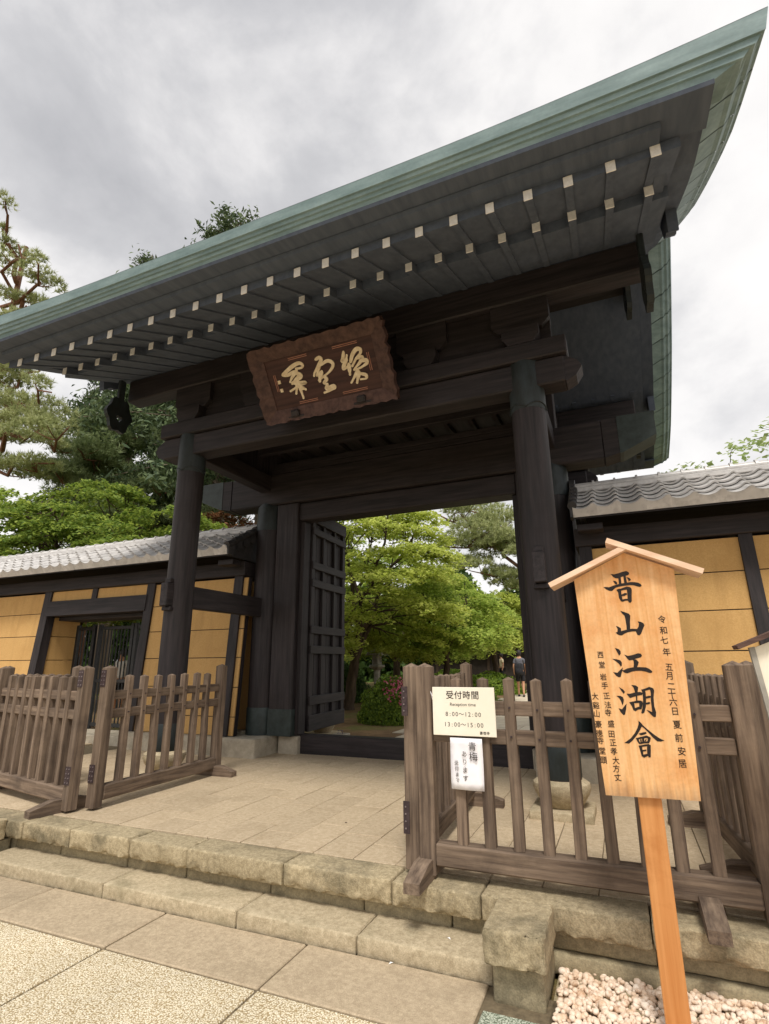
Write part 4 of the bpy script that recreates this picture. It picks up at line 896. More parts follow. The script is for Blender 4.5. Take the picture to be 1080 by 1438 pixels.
# left wall with the wicket
wl_ = empty('plaster_wall', (-9.5, 7.05, PZ), 'ochre plaster wall with dark posts and tiled roof left of the gate, holding a barred wicket', 'wall', 'tiled plaster walls beside the gate')
g = rough_block(-7.25, -5.46, 6.50, 7.60, .2, .543, .12, .003, .004, 5); g.build('stone_footing', 'concrete', wl_, 50)
g = rough_block(-15.0, -9.75, 6.50, 7.60, .2, .543, .12, .003, .004, 6); g.build('stone_footing', 'concrete', wl_, 50)
lp = [(-15.0, -14.85), (-12.3, -12.15), (-9.80, -9.62), (-7.25, -7.08), (-5.44, -5.28)]
wall_frame(wl_, -15.0, -5.24, lp)
courses(wl_, -14.85, -12.3, COURSE); courses(wl_, -12.15, -9.80, COURSE); courses(wl_, -7.08, -5.44, COURSE)
courses(wl_, -5.28, -5.20, COURSE)
tile_roof(wl_, -5.22 - 39 * TW, -5.22, False, True)
slab('lintel', -9.66, -7.22, 2.40, 2.665, .05, .30, 'timber_x', wl_)
slab('short_post', -8.56, -8.44, 2.668, ZT + .02, .03, .16, 'timber_z', wl_)
slab('plaster_panel', -9.62, -8.56, 2.672, ZT + .015, 0, .10, 'plaster', wl_); slab('plaster_panel', -8.44, -7.25, 2.672, ZT + .015, 0, .10, 'plaster', wl_)
for xa, xb in ((-9.80, -9.62), (-7.25, -7.08)):
    for z0, z1 in zip(COURSE[:-1], COURSE[1:]):
        if z1 > 2.5: z1 = 2.39
        g = MB(); g.box(xa + .02, xb - .02, 6.83, 7.42, z0 + .006, z1 - .006); g.build('reveal_course', 'plaster', wl_)
g = MB(); g.box(-9.62, -7.25, 6.80, 7.45, .2, .42, .01); g.build('wicket_sill', 'concrete', wl_)
g = MB(); g.box(-9.62, -7.25, 6.95, 7.45, 2.33, 2.40, .01); g.build('wicket_head', 'timber_x', wl_)
# fixed lattice screen and two barred leaves
wk = empty('wicket_gate', (-8.4, 7.42, .42), 'black barred double wicket gate set in the left plaster wall', 'gate')
def leaf(x0, x1, y, n):
    for a, b in ((x0, x0 + .07), (x1 - .07, x1)):
        g = MB(); g.box(a, b, y - .03, y + .03, .43, 2.27, .005); g.build('stile', 'iron', wk)
    for z in (.50, 1.25, 2.20):
        g = MB(); g.box(x0 + .07, x1 - .07, y - .022, y + .022, z - .03, z + .03, .005); g.build('rail', 'iron', wk)
    for k in range(n):
        x = x0 + .07 + (k + 1) * (x1 - x0 - .14) / (n + 1)
        g = MB(); g.tube([(x, y, .46), (x, y, 2.23)], .014, 6); g.build('bar', 'iron', wk, 60)
leaf(-9.60, -9.10, 7.36, 3); leaf(-9.08, -8.18, 7.42, 8); leaf(-8.16, -7.27, 7.42, 8)

# ================================================================== PICKET FENCES
FM = {}
def fmesh(key, fn, mat):
    if key not in FM:
        me = fn().mesh(key[0]); me.materials.append(M[mat]); FM[key] = me
    return FM[key]
def spike(w, d, z0, z1, cap, sk=0):
    g = MB(); r_ = random.Random(sk); j = lambda: r_.uniform(-.003, .003); c = .006
    ring = [(-w / 2 + c, -d / 2), (w / 2 - c, -d / 2), (w / 2, -d / 2 + c), (w / 2, d / 2 - c), (w / 2 - c, d / 2), (-w / 2 + c, d / 2), (-w / 2, d / 2 - c), (-w / 2, -d / 2 + c)]
    zs = [z0, z0 + (z1 - z0) * .33, z0 + (z1 - z0) * .66, z1 - cap]; V = []
    for z in zs:
        a, b = (j(), j()) if z0 < z < z1 - cap else (0, 0)
        V += [(x + a, y + b, z) for x, y in ring]
    V.append((0, 0, z1)); F = [tuple(range(7, -1, -1))]
    for k in range(3):
        for i in range(8): F.append((k * 8 + i, k * 8 + (i + 1) % 8, k * 8 + 8 + (i + 1) % 8, k * 8 + 8 + i))
    for i in range(8): F.append((24 + i, 24 + (i + 1) % 8, 32))
    return g.add(V, F)
def foot_mesh():
    g = MB(); g.prism([(-.30, 0), (.30, 0), (.30, .055), (.12, .105), (-.12, .105), (-.30, .055)], -.048, .048, 'x'); return g
def fence(loc, rotz, L, n, label, feet=(.14, .86), hinge=None):
    e = empty('picket_fence', loc, label, 'fence', 'folding wooden picket fences')
    e.rotation_euler = (0, 0, rotz)
    def put(name, me, p, rot=None):
        o = bpy.data.objects.new(name, me); COL.objects.link(o); o.parent = e; o.location = p
        if rot: o.rotation_euler = rot
        return o
    lk = round(L, 2)
    for k, x in enumerate((.05, L - .05)):
        p = put('post', fmesh(('post', k), lambda: spike(.098, .098, .02, 1.237, .025, k), 'fence_z'), (x, 0, 0))
    for z in (.80, .965):
        put('rail', fmesh(('rail', lk), lambda: MB().box(.10, L - .10, -.020, .020, -.042, .042, .005), 'fence_x'), (0, 0, z))
    put('bottom_rail', fmesh(('bottom_rail', lk), lambda: MB().box(.101, L - .101, -.050, .050, -.062, .062, .010), 'fence_x'), (0, 0, .112 + .02))
    for k in range(n):
        x = .10 + (k + 1) * (L - .20) / (n + 1)
        q = put('picket', fmesh(('picket', k % 4), lambda: spike(.062, .066, .19, 1.145, .016, 20 + k % 4), 'fence_z'), (x, 0, random.uniform(-.006, .006)), (0, random.uniform(-.008, .008), random.uniform(-.05, .05)))
        for z in (.80, .965):
            pg = bpy.data.objects.new('peg', fmesh(('peg',), lambda: MB().tube([(0, -.042, 0), (0, -.03, 0)], .007, 6), 'hinge')); COL.objects.link(pg); pg.parent = q; pg.location = (0, 0, z)
    for fx in feet:
        put('foot', fmesh(('foot',), foot_mesh, 'fence_y'), (fx * L if fx < 1 else fx, 0, -.0))
    return e, put
# right front panel, its folded returns, and the left set
FR, _ = fence((-1.268, 3.505, PZ), R(.4), 1.86, 9, 'wooden picket fence panel carrying the reception notices, right of the gateway', (.02, .82))
SR, pR = fence((-1.325, 3.50, PZ), R(93.0), 1.86, 8, 'folded picket fence panel running back from the reception notices', (.93,))
RR, _ = fence((.625, 3.56, PZ), R(95.0), 1.78, 8, 'picket fence panel running back behind the cedar notice board', (.30, .93))
FL, pL = fence((-4.575, 3.69, PZ), R(180 - 11.5), 1.86, 8, 'weathered picket fence panel at the left edge, facing the street', (.07, .9))
SL_, pS = fence((-4.49, 3.79, PZ), R(91.2), 1.74, 7, 'picket fence panel running back toward the left gate pillar', (.95,))
BL, _ = fence((-5.52, 4.34, PZ), R(180 - 11.5), 1.86, 8, 'picket fence panel standing behind the left street fence', (.5, .9))
# hinge plates between the posts
hp = empty('fence_hinge', (-4.52, 3.72, 1.35), 'dark riveted hinge plates joining the two left fence panels', 'hinge')
for z in (1.42, .60):
    for k, (xa, xb, y_) in enumerate(((-4.655, -4.590, 3.645), (-4.538, -4.473, 3.790))):
        g = MB(); g.box(xa, xb, y_ - .004, y_, z - .075, z + .075); pl = g.build('plate', 'hinge', hp)
        for i in range(2):
            for j in range(4):
                q = MB(); q.tube([(xa + .018 + i * .03, y_ - .004, z - .055 + j * .037), (xa + .018 + i * .03, y_ - .009, z - .055 + j * .037)], .006, 6); q.build('rivet', 'rivet', pl)
hq = empty('fence_hinge', (-1.34, 3.44, 1.0), 'narrow riveted hinge strips on the double post of the right fence', 'hinge')
for z in (.62, 1.30):
    g = MB(); g.box(-1.362, -1.322, 3.440, 3.447, z - .09, z + .09); pl = g.build('plate', 'hinge', hq)
    for j in range(4):
        q = MB(); q.tube([(-1.345, 3.440, z - .06 + j * .04), (-1.345, 3.435, z - .06 + j * .04)], .005, 6); q.build('rivet', 'rivet', pl)

# ================================================================== SIGNS
def text_mesh(body, size, depth=.0006, off=0.0):
    cu = bpy.data.curves.new('lettering', 'FONT'); cu.body = body; cu.size = size; cu.align_x = 'CENTER'; cu.align_y = 'CENTER'; cu.extrude = depth; cu.offset = off
    cu.resolution_u = 3
    t = bpy.data.objects.new('tmp_text', cu); COL.objects.link(t)
    dg = bpy.context.evaluated_depsgraph_get(); me = bpy.data.meshes.new_from_object(t.evaluated_get(dg))
    bpy.data.objects.remove(t); bpy.data.curves.remove(cu); me.name = 'lettering'; return me
def letter(body, size, parent, p, mat, rot=(math.pi / 2, 0, 0), name='lettering', off=0.0, scale=(1, 1, 1)):
    me = text_mesh(body, size, off=off); me.materials.clear(); me.materials.append(M[mat])
    o = bpy.data.objects.new(name, me); COL.objects.link(o); o.parent = parent; o.location = Vector(p) - wloc(parent); o.rotation_euler = rot; o.scale = scale
    return o
# reception board
sa = empty('reception_sign', (-.95, 3.452, 1.10), 'cream reception hours board on the right fence', 'sign')
g = MB(); g.box(-1.152, -.753, 3.448, 3.456, 1.102, 1.388, .002); bd = g.build('board', 'card', sa)
def row(text, size, adv, cx_, z, mat, off=0.0):
    x = cx_ - adv * (sum(a for _, a in text) - text[0][1] * .5 - text[-1][1] * .5) / 2
    for i, (ch, a) in enumerate(text):
        if i: x += adv * (text[i - 1][1] + a) / 2
        if ch != ' ': letter(ch, size, bd, (x, 3.4474, z), mat, off=off)
row([(c, 1) for c in '受付時間'], .052, .054, -.955, 1.338, 'ink', .0004)
letter('Reception time', .027, bd, (-.955, 3.4474, 1.285), 'grey_ink')
dig = lambda t: [(c, .62 if c.isdigit() else .55 if c == ':' else 1.0) for c in t]
row(dig('8:00～12:00'), .036, .036, -.955, 1.227, 'grey_ink')
row(dig('13:00～15:00'), .036, .036, -.955, 1.166, 'grey_ink')
row([(c, 1) for c in '豪徳寺'], .020, .021, -.825, 1.122, 'ink')
g = MB(); g.tube([(-1.15, 3.45, 1.33), (-1.165, 3.452, 1.36), (-1.155, 3.46, 1.31)], .002, 5); g.build('tie', 'paper', sa)
# plum notice: a slightly curled sheet in a sleeve
sb = empty('paper_notice', (-.945, 3.45, .80), 'white paper notice with brush writing under the reception board', 'notice')
V, F = [], []
for j in range(9):
    for i in range(7):
        u, v = i / 6, j / 8
        V.append((-1.047 + .202 * u, 3.452 - .008 * math.sin(math.pi * u) * (1 - v) - .004 * math.sin(v * 5 + u * 2), .802 + .288 * v))
for j in range(8):
    for i in range(6): F.append((j * 7 + i, j * 7 + i + 1, j * 7 + i + 8, j * 7 + i + 7))
g = MB(); g.add(V, F); sh = g.build('sheet', 'paper', sb, True)
mo = sh.modifiers.new('thickness', 'SOLIDIFY'); mo.thickness = .0012
YN = 3.4385
for ch, x, z, s_ in (('青', -.905, 1.043, .052), ('梅', -.900, .985, .054), ('あ', -.957, 1.000, .036), ('り', -.956, .955, .036), ('ま', -.955, .91, .036), ('す', -.954, .865, .036), ('受', -1.008, .948, .026), ('付', -1.007, .915, .026), ('ま', -1.006, .883, .026), ('で', -1.005, .852, .026)):
    letter(ch, s_, sh, (x, YN, z), 'ink' if s_ > .05 else 'grey_ink', rot=(math.pi / 2, R(random.uniform(-4, 4)), 0))
# tall cedar notice board on a post
nb_ = empty('notice_board', (.044, 3.03, 0), 'tall pale cedar notice board with gabled top and brushed black characters', 'notice board')
g = MB(); g.box(-.012, .088, 3.014, 3.09, -.35, 1.92, .004); g.build('post', 'cedar_post', nb_)
g = MB(); g.prism([(-.150 + .0, .930), (.246, .936), (.281, 1.978), (.064, 2.078), (-.192, 1.956)], 2.988, 3.012, 'y'); bd = g.build('board', 'cedar', nb_)
def roofboard(x0, z0, x1, z1, ya, yb, t):
    d = Vector((x1 - x0, 0, z1 - z0)).normalized(); nrm_ = Vector((-d.z, 0, d.x)) * t
    if nrm_.z < 0: nrm_ = -nrm_
    V = []
    for y in (ya, yb): V += [(x0, y, z0), (x1, y, z1), (x1 + nrm_.x, y, z1 + nrm_.z), (x0 + nrm_.x, y, z0 + nrm_.z)]
    g = MB(); g.add(V, [(0, 1, 2, 3), (7, 6, 5, 4), (0, 4, 5, 1), (1, 5, 6, 2), (2, 6, 7, 3), (3, 7, 4, 0)]); return g
roofboard(-.308, 1.915, .080, 2.087, 2.925, 3.09, .026).build('roof_board', 'cedar_pale', nb_)
roofboard(-.018, 2.128, .392, 1.938, 2.9225, 3.0925, .026).build('roof_board', 'cedar_pale', nb_)
def inflate(p, d):
    n_ = len(p); area = sum(p[i][0] * p[(i + 1) % n_][1] - p[(i + 1) % n_][0] * p[i][1] for i in range(n_)); sg = 1 if area > 0 else -1; o = []
    for i in range(n_):
        a, b, c = Vector(p[i - 1]), Vector(p[i]), Vector(p[(i + 1) % n_]); e1, e2 = (b - a).normalized(), (c - b).normalized()
        m_ = Vector((e1.y + e2.y, -e1.x - e2.x)); m_ = m_.normalized() if m_.length > .2 else Vector((e1.y, -e1.x))
        o.append(tuple(b + m_ * d * sg))
    return o
for a, b in ((0, 11), (11, 15), (15, 21), (21, 35), (35, 50)):
    g = MB()
    for j, poly in enumerate(BIG[a:b]):
        pts = inflate([(.044 + u / 1e4, .9 + v / 1e4) for u, v in poly], .0011)
        g.prism(pts, 2.9868 - .00006 * j, 2.9876, 'y')
    g.build('brushed_character', 'ink', bd)
for ch, u, v in SMALL:
    s_ = .037 if u > 0 else .033
    letter(ch, s_, bd, (.044 + u / 1e4, 2.9872, .9 + v / 1e4), 'ink', rot=(math.pi / 2, R(random.uniform(-5, 5)), 0), off=.00025, scale=(.95, 1.06, 1))
# dark rain stain at the foot of the board is in the wood itself (see material)
# second notice board at the right edge
n2 = empty('white_notice_board', (.72, 3.0, 0), 'white faced notice board with small brown roof at the right edge', 'notice board')
g = MB(); g.box(.70, .77, 3.02, 3.08, -.3, 1.60, .004); g.build('post', 'old_z', n2)
g = MB(); g.prism([(.600, 1.02), (.86, 1.02), (.90, 1.595), (.735, 1.665), (.555, 1.595)], 2.99, 3.012, 'y'); b2 = g.build('board', 'card', n2)
roofboard(.487, 1.588, .735, 1.690, 2.94, 3.07, .018).build('roof_board', 'old_x', n2)
roofboard(.72, 1.690, .985, 1.588, 2.938, 3.072, .018).build('roof_board', 'old_x', n2)
g = MB(); g.add([(.535, 2.985, 1.595), (.557, 2.985, 1.60), (.602, 2.985, 1.02), (.585, 2.985, 1.02), (.535, 3.014, 1.595), (.557, 3.014, 1.60), (.602, 3.014, 1.02), (.585, 3.014, 1.02)], [(0, 1, 2, 3), (7, 6, 5, 4), (0, 4, 5, 1), (1, 5, 6, 2), (2, 6, 7, 3), (3, 7, 4, 0)]); g.build('edge_frame', 'grey_stone', n2)
letter('法', .045, b2, (.628, 2.9892, 1.475), 'ink')

# ================================================================== GARDEN BEYOND THE GATE
pa = empty('garden_path', (-2.8, 8.1, .25), kind='structure')
rr = random.Random(21)
for j in range(22):
    y = 8.12 + j * .92
    for i in range(3):
        x = -4.15 + i * .92 + (.3 if j % 2 else 0)
        g = MB(); g.box(x + .006, x + .914, y + .006, y + .914, .22, .262 + rr.uniform(-.003, .003), .006); g.build('path_slab', 'path', pa)
g = MB(); g.box(-4.3, -1.0, 28.4, 60, .2, .258); g.build('path_far_end', 'path', pa)

# ------------------------------------------------------------------ trees
def leaf_mesh(name, P, Nn, size, mat, parent, asp=.62, seed=0):
    r = np.random.default_rng(seed); n = len(P)
    Nn = Nn / (np.linalg.norm(Nn, axis=1)[:, None] + 1e-9)
    a = r.normal(size=(n, 3)); t = np.cross(Nn, a); t /= np.linalg.norm(t, axis=1)[:, None] + 1e-9; b = np.cross(Nn, t)
    s = np.asarray(size).reshape(-1, 1) * np.ones((n, 1))
    droop = Nn * s * .25
    V = np.stack([P - t * s, P + b * s * asp + droop * .3, P + t * s - droop, P - b * s * asp + droop * .3], 1).reshape(-1, 3)
    F = np.arange(4 * n).reshape(n, 4)
    return np_mesh(name, V, F, mat, parent, rnd=r.random(n) ** 1.2)
def limb(a, b, r, sag=.12, n=6, wig=.08):
    a, b = Vector(a), Vector(b); L_ = (b - a).length; P = []
    for i in range(n + 1):
        t = i / n; p = a.lerp(b, t); p.z += math.sin(math.pi * t) * L_ * sag
        if 0 < i < n: p += Vector((r.uniform(-1, 1), r.uniform(-1, 1), r.uniform(-1, 1))) * wig * L_ * .3
        P.append(p)
    return P
def maple(base, top, R_, z0, npad, nl, label, name='maple_tree', mat='leaf_maple', lsz=.075, seed=1, cat='tree', cx_off=(0, 0), bark='bark', pr=(.55, 1.05), trunk_r=.15, group='trees', flat=.10, density=1.0):
    r = random.Random(seed); rn = np.random.default_rng(seed)
    e = empty(name, base, label, cat, group)
    bx, by, bz_ = base; cx_, cy_ = bx + cx_off[0], by + cx_off[1]
    fork = Vector((bx + cx_off[0] * .35, by + cx_off[1] * .35, bz_ + (z0 - bz_) * .8))
    g = MB(); g.tube(limb((bx, by, bz_ - .1), fork, r, 0, 5, .10), [trunk_r * k for k in (1.35, 1.0, .92, .86, .82, .8)], 9)
    PP, NN = [], []
    main = []; nodes = []
    for k in range(6):
        a = 2 * math.pi * (k + r.random() * .6) / 6; rad = R_ * r.uniform(.35, .55); z = z0 + (top - z0) * r.uniform(.35, .8)
        q = Vector((cx_ + rad * math.cos(a), cy_ + rad * math.sin(a), z)); main.append(q)
        pl_ = limb(fork, q, r, .06, 6, .18); nodes += [a_.lerp(b_, f_) for a_, b_ in zip(pl_[2:], pl_[3:]) for f_ in (0, .33, .66)] + [q]
        g.tube(pl_, [trunk_r * x for x in (.62, .52, .44, .36, .28, .2, .14)], 7)
    for k in range(npad):
        t = (k + r.random()) / npad
        z = z0 + (top - z0) * t
        prof = math.sqrt(max(.05, 1 - (2 * (t - .38) / 1.35) ** 2)) if t > .38 else .72 + .28 * t / .38
        a = r.random() * 2 * math.pi; rad = R_ * prof * math.sqrt(r.uniform(.18, 1.0))
        c = Vector((cx_ + rad * math.cos(a), cy_ + rad * math.sin(a), z - .25 * rad / R_))
        p_r = r.uniform(*pr) * (1 - .3 * t)
        src = min(nodes, key=lambda q: (q - c).length * (1.0 if q.z < c.z + .1 else 1.8) * r.uniform(.8, 1.25))
        g.tube(limb(src, c, r, .05, 4, .2), [trunk_r * x for x in (.16, .12, .09, .06, .03)], 5)
        m = int(nl * density * (p_r / .8) ** 2)
        aa = rn.uniform(0, 2 * np.pi, m); dd = np.sqrt(rn.random(m)) * p_r * (1 + .25 * np.sin(aa * 3 + k) + .15 * np.sin(aa * 7 + 2 * k))
        x = dd * np.cos(aa); y = dd * np.sin(aa)
        tiltx, tilty = .22 * math.cos(a), .22 * math.sin(a)
        zz_ = -(x * tiltx + y * tilty) - .16 * dd ** 2 / p_r + rn.normal(0, flat * .55, m) + .07 * np.sin(x * 7 + k) * np.sin(y * 8)
        PP.append(np.stack([c.x + x, c.y + y, c.z + zz_], 1))
        nn = np.stack([rn.normal(0, .42, m) + tiltx, rn.normal(0, .42, m) + tilty, np.ones(m)], 1); NN.append(nn)
    g.build('trunk', bark, e, 60)
    P_, N_ = np.concatenate(PP), np.concatenate(NN)
    leaf_mesh('crown', P_, N_, rn.uniform(.6, 1.25, len(P_)) * lsz, mat, e, .6, seed)
    return e
def needles(P, D, ln, w, m, rn):
    """tufts: m thin needles fanned round direction D at each P"""
    n = len(P); Pr = np.repeat(P, m, 0); Dr = np.repeat(D, m, 0) + rn.normal(0, .62, (n * m, 3)); Dr /= np.linalg.norm(Dr, axis=1)[:, None]
    t = np.cross(Dr, rn.normal(size=Dr.shape)); t /= np.linalg.norm(t, axis=1)[:, None] + 1e-9
    L_ = ln * rn.uniform(.7, 1.2, (n * m, 1))
    V = np.stack([Pr - t * w, Pr + t * w, Pr + Dr * L_], 1).reshape(-1, 3); F = np.arange(3 * n * m).reshape(-1, 3)
    return V, F
def pine(base, branches, label, seed, mat='leaf_pine', name='pine_tree', trunk=None, tr=.22, ln=.16, w=.010, ntuft=90, m=11, group='trees'):
    """branches: list of (start, end, number of pads, pad radius)"""
    r = random.Random(seed); rn = np.random.default_rng(seed)
    e = empty(name, base, label, 'tree', group); g = MB()
    if trunk: g.tube(trunk, [tr * (1 - .7 * i / (len(trunk) - 1)) for i in range(len(trunk))], 9)
    VV, FF, RN, nb = [], [], [], 0
    for (a, b, npad, prd) in branches:
        P = limb(a, b, r, .04, 8, .35); g.tube(P, [.085 * (1 - .75 * i / 8) * (tr / .22) for i in range(9)], 6)
        for k in range(npad):
            t = .25 + .75 * (k + r.random() * .8) / npad
            q = Vector(P[min(8, int(t * 8))]); c = q + Vector((r.uniform(-1, 1) * prd * .9, r.uniform(-1, 1) * prd * .9, r.uniform(.05, .35) * prd))
            g.tube([q, q.lerp(c, .5) + Vector((0, 0, -.04)), c], [.03, .022, .012], 5)
            R_ = prd * r.uniform(.6, 1.1); n = int(ntuft * R_ / .8)
            aa = rn.uniform(0, 2 * np.pi, n); dd = np.sqrt(rn.random(n)) * R_
            z = .10 * R_ * (1 - (dd / R_) ** 2) * 2 + rn.normal(0, .07 * R_ + .02, n)
            P_ = np.stack([c.x + dd * np.cos(aa), c.y + dd * np.sin(aa), c.z + z], 1)
            D = np.stack([np.cos(aa) * .55 * dd / R_, np.sin(aa) * .55 * dd / R_, np.ones(n) * .8], 1)
            V, F = needles(P_, D, ln, w, m, rn); VV.append(V); FF.append(F + nb); nb += len(V)
            RN.append(np.repeat(rn.random(n), m) * .75 + rn.random(n * m) * .25)
    g.build('trunk', 'bark_pine', e, 60)
    np_mesh('crown', np.concatenate(VV), np.concatenate(FF), mat, e, rnd=np.concatenate(RN))
    return e
def conifer(base, H, z0, R_, label, seed, name='cedar_tree', mat='leaf_cedar', tr=.34, nbr=60, group='trees', lsz=.11, per=420):
    r = random.Random(seed); rn = np.random.default_rng(seed); e = empty(name, base, label, 'tree', group)
    bx, by, bz_ = base; g = MB(); g.tube([(bx, by, bz_ - .2), (bx + .05, by, H * .3), (bx - .05, by, H * .65), (bx, by, H)], [tr * 1.2, tr, tr * .65, .03], 12)
    PP, NN = [], []
    for k in range(nbr):
        t = (k + r.random()) / nbr; z = z0 + (H - z0 - .3) * t; a = k * 2.4 + r.uniform(-.4, .4)
        L_ = R_ * (1 - .80 * t) * r.uniform(.6, 1.08)
        d = Vector((math.cos(a), math.sin(a), 0)); p0 = Vector((bx, by, z)); p1 = p0 + d * L_ + Vector((0, 0, -.22 * L_ + .1)); pm = p0.lerp(p1, .5) + Vector((0, 0, .10 * L_))
        g.tube([p0, pm, p1], [.05, .035, .012], 5)
        for q in range(max(3, int(L_ * 3.2))):
            s = .22 + .78 * r.random(); c = p0.lerp(pm, s * 2) if s < .5 else pm.lerp(p1, s * 2 - 1)
            c = c + Vector((r.uniform(-.4, .4), r.uniform(-.4, .4), 0)) * (.4 + .3 * L_ * (1 - s))
            m = int(per / 9 * r.uniform(.6, 1.3))
            off = rn.normal(0, 1, (m, 3)) * np.array([.26, .26, .20]); off[:, 2] -= np.abs(rn.normal(0, .28, m))
            PP.append(np.array(c)[None] + off); NN.append(rn.normal(0, 1, (m, 3)) + np.array([d.x * .6, d.y * .6, .5]))
    g.build('trunk', 'bark_cedar', e, 60)
    P_, N_ = np.concatenate(PP), np.concatenate(NN); leaf_mesh('crown', P_, N_, rn.uniform(.6, 1.3, len(P_)) * lsz, mat, e, .34, seed)
    return e
def shrub(base, rx, ry, h, label, seed, name='azalea_bush', mat='leaf_shrub', n=5200, flowers=0, lsz=.028, fdir=(.6, -.6)):
    rn = np.random.default_rng(seed); e = empty(name, base, label, 'bush', 'clipped bushes in the garden')
    d = rn.normal(size=(n, 3)); d[:, 2] = np.abs(d[:, 2]); d /= np.linalg.norm(d, axis=1)[:, None]
    rad = (1 - np.abs(rn.normal(0, .07, n))) * (1 + .05 * np.sin(d[:, 0] * 9 + seed) * np.sin(d[:, 1] * 8 + 1) + .04 * np.sin(d[:, 2] * 14))
    P = d * rad[:, None] * np.array([rx, ry, h]) + np.array(base)
    g = MB(); r = random.Random(seed)
    for k in range(9):
        a = k * .7; g.tube([(base[0] + .05 * math.cos(a), base[1] + .05 * math.sin(a), base[2] - .05), (base[0] + rx * .4 * math.cos(a), base[1] + ry * .4 * math.sin(a), base[2] + h * .45), (base[0] + rx * .75 * math.cos(a), base[1] + ry * .75 * math.sin(a), base[2] + h * .75)], [.03, .02, .008], 5)
    g.build('stem', 'bark', e)
    leaf_mesh('foliage', P, d + rn.normal(0, .5, d.shape), rn.uniform(.7, 1.4, n) * lsz, mat, e, .55, seed)
    inner = d[: n // 2] * .88 * np.array([rx, ry, h]) + np.array(base); leaf_mesh('inner_foliage', inner, d[: n // 2] + rn.normal(0, .3, (n // 2, 3)), np.full(n // 2, lsz * 1.8), mat, e, .7, seed + 1)
    if flowers:
        fd = rn.normal(size=(flowers, 3)) * np.array([.22, .25, .14]) + np.array([fdir[0], fdir[1], .62]); fd /= np.linalg.norm(fd, axis=1)[:, None]
        P = fd * 1.02 * np.array([rx, ry, h]) + np.array(base); leaf_mesh('blossoms', P, fd + rn.normal(0, .4, fd.shape), np.full(flowers, .03), 'petal', e, .8, seed + 2)
    return e
GZ = .25
maple((-7.25, 14.2, GZ), 6.6, 2.75, 1.9, 100, 640, 'bright green maple just behind the open left door', seed=3, cx_off=(.55, .2), trunk_r=.17, lsz=.062, group='garden trees seen through the gateway')
maple((-5.3, 17.4, GZ), 4.35, 1.95, 2.0, 62, 560, 'smaller fresh green maple in the middle of the gateway view', seed=5, trunk_r=.13, lsz=.062, mat='leaf_maple2', group='garden trees seen through the gateway')
maple((-5.0, 23.4, GZ), 4.4, 1.9, 2.3, 50, 520, 'far green maple near the two people on the path', seed=8, trunk_r=.14, lsz=.07, mat='leaf_maple', group='garden trees seen through the gateway')
maple((-10.2, 18.8, GZ), 7.6, 3.4, 2.2, 85, 560, 'tall green maple behind the nearest maple', seed=13, trunk_r=.2, lsz=.08, mat='leaf_maple2', group='garden trees seen through the gateway')
maple((-11.0, 27.2, GZ), 6.4, 3.6, 2.0, 70, 420, 'dark trunked maple deep in the garden', seed=17, trunk_r=.22, lsz=.11, mat='leaf_maple2', group='garden trees seen through the gateway')
pine((-2.4, 25, GZ), [((-2.9, 24.8, 4.6), (-6.6, 24.2, 6.0), 10, .95), ((-3.0, 24.8, 5.2), (-7.6, 24.4, 7.4), 11, 1.0), ((-2.8, 25, 5.8), (-5.6, 24.6, 7.0), 10, .95), ((-2.6, 25, 4.2), (-5.0, 24.2, 5.1), 8, .8), ((-2.6, 25, 5.2), (-3.0, 23.2, 5.9), 6, .8), ((-3, 25, 6.0), (-7.2, 25.6, 8.7), 11, 1.0), ((-2.5, 25, 3.6), (-3.6, 23.6, 4.5), 6, .7), ((-3.6, 24.9, 6.2), (-8.8, 25.4, 8.9), 10, 1.0)],
     'old pine with spreading bare limbs seen through the gateway', 4, trunk=[(-2.2, 25, .2), (-2.1, 25, 2.2), (-2.6, 24.9, 4.2), (-3.1, 25, 6.2)], tr=.26, ln=.22, w=.017, ntuft=85, m=10, mat='leaf_pine2', group='garden trees seen through the gateway')
# left, behind the wall
maple((-15.2, 11.6, GZ), 7.15, 3.0, 3.2, 90, 560, 'dense green maple rising behind the left tiled wall', seed=21, mat='leaf_left', lsz=.07, trunk_r=.2, flat=.09, group='trees behind the left wall')
maple((-11.6, 11.4, GZ), 5.9, 2.3, 3.0, 60, 540, 'low green maple beside the left gate pillar, behind the wall', seed=23, mat='leaf_left', lsz=.065, trunk_r=.16, flat=.09, group='trees behind the left wall')
maple((-19.6, 12.2, GZ), 7.6, 3.0, 3.0, 80, 500, 'yellow-green maple at the left edge behind the wall', seed=27, mat='leaf_maple2', lsz=.075, trunk_r=.2, flat=.09, group='trees behind the left wall')
def ring_branches(cx_, cy_, z0, z1, R_, n, seed, npad=5, prd=.9):
    r = random.Random(seed); o = []
    for k in range(n):
        t = (k + .5) / n; a = k * 2.4 + r.random(); z = z0 + (z1 - z0) * t; L_ = R_ * (1 - .55 * t) * r.uniform(.75, 1.1)
        o.append(((cx_, cy_, z - .4), (cx_ + L_ * math.cos(a), cy_ + L_ * math.sin(a), z + .35), npad, prd * (1 - .3 * t)))
    return o
pine((-22.0, 17, GZ), ring_branches(-22.0, 17, 6.5, 12.3, 4.2, 16, 1, 7, 1.25), 'soft grey-green pine above the maples at left', 31, trunk=[(-22, 17, .2), (-21.9, 17, 5), (-22.1, 17, 12)], ln=.30, w=.018, ntuft=95, m=9, mat='leaf_pine', group='trees behind the left wall')
pine((-16.6, 17.5, GZ), ring_branches(-16.6, 17.5, 5.5, 9.4, 3.4, 12, 2, 6, 1.1), 'smaller dark pine beside the left gate pillar', 33, trunk=[(-16.6, 17.5, .2), (-16.5, 17.5, 5), (-16.7, 17.5, 9)], ln=.28, w=.018, ntuft=90, m=9, mat='leaf_pine', group='trees behind the left wall')
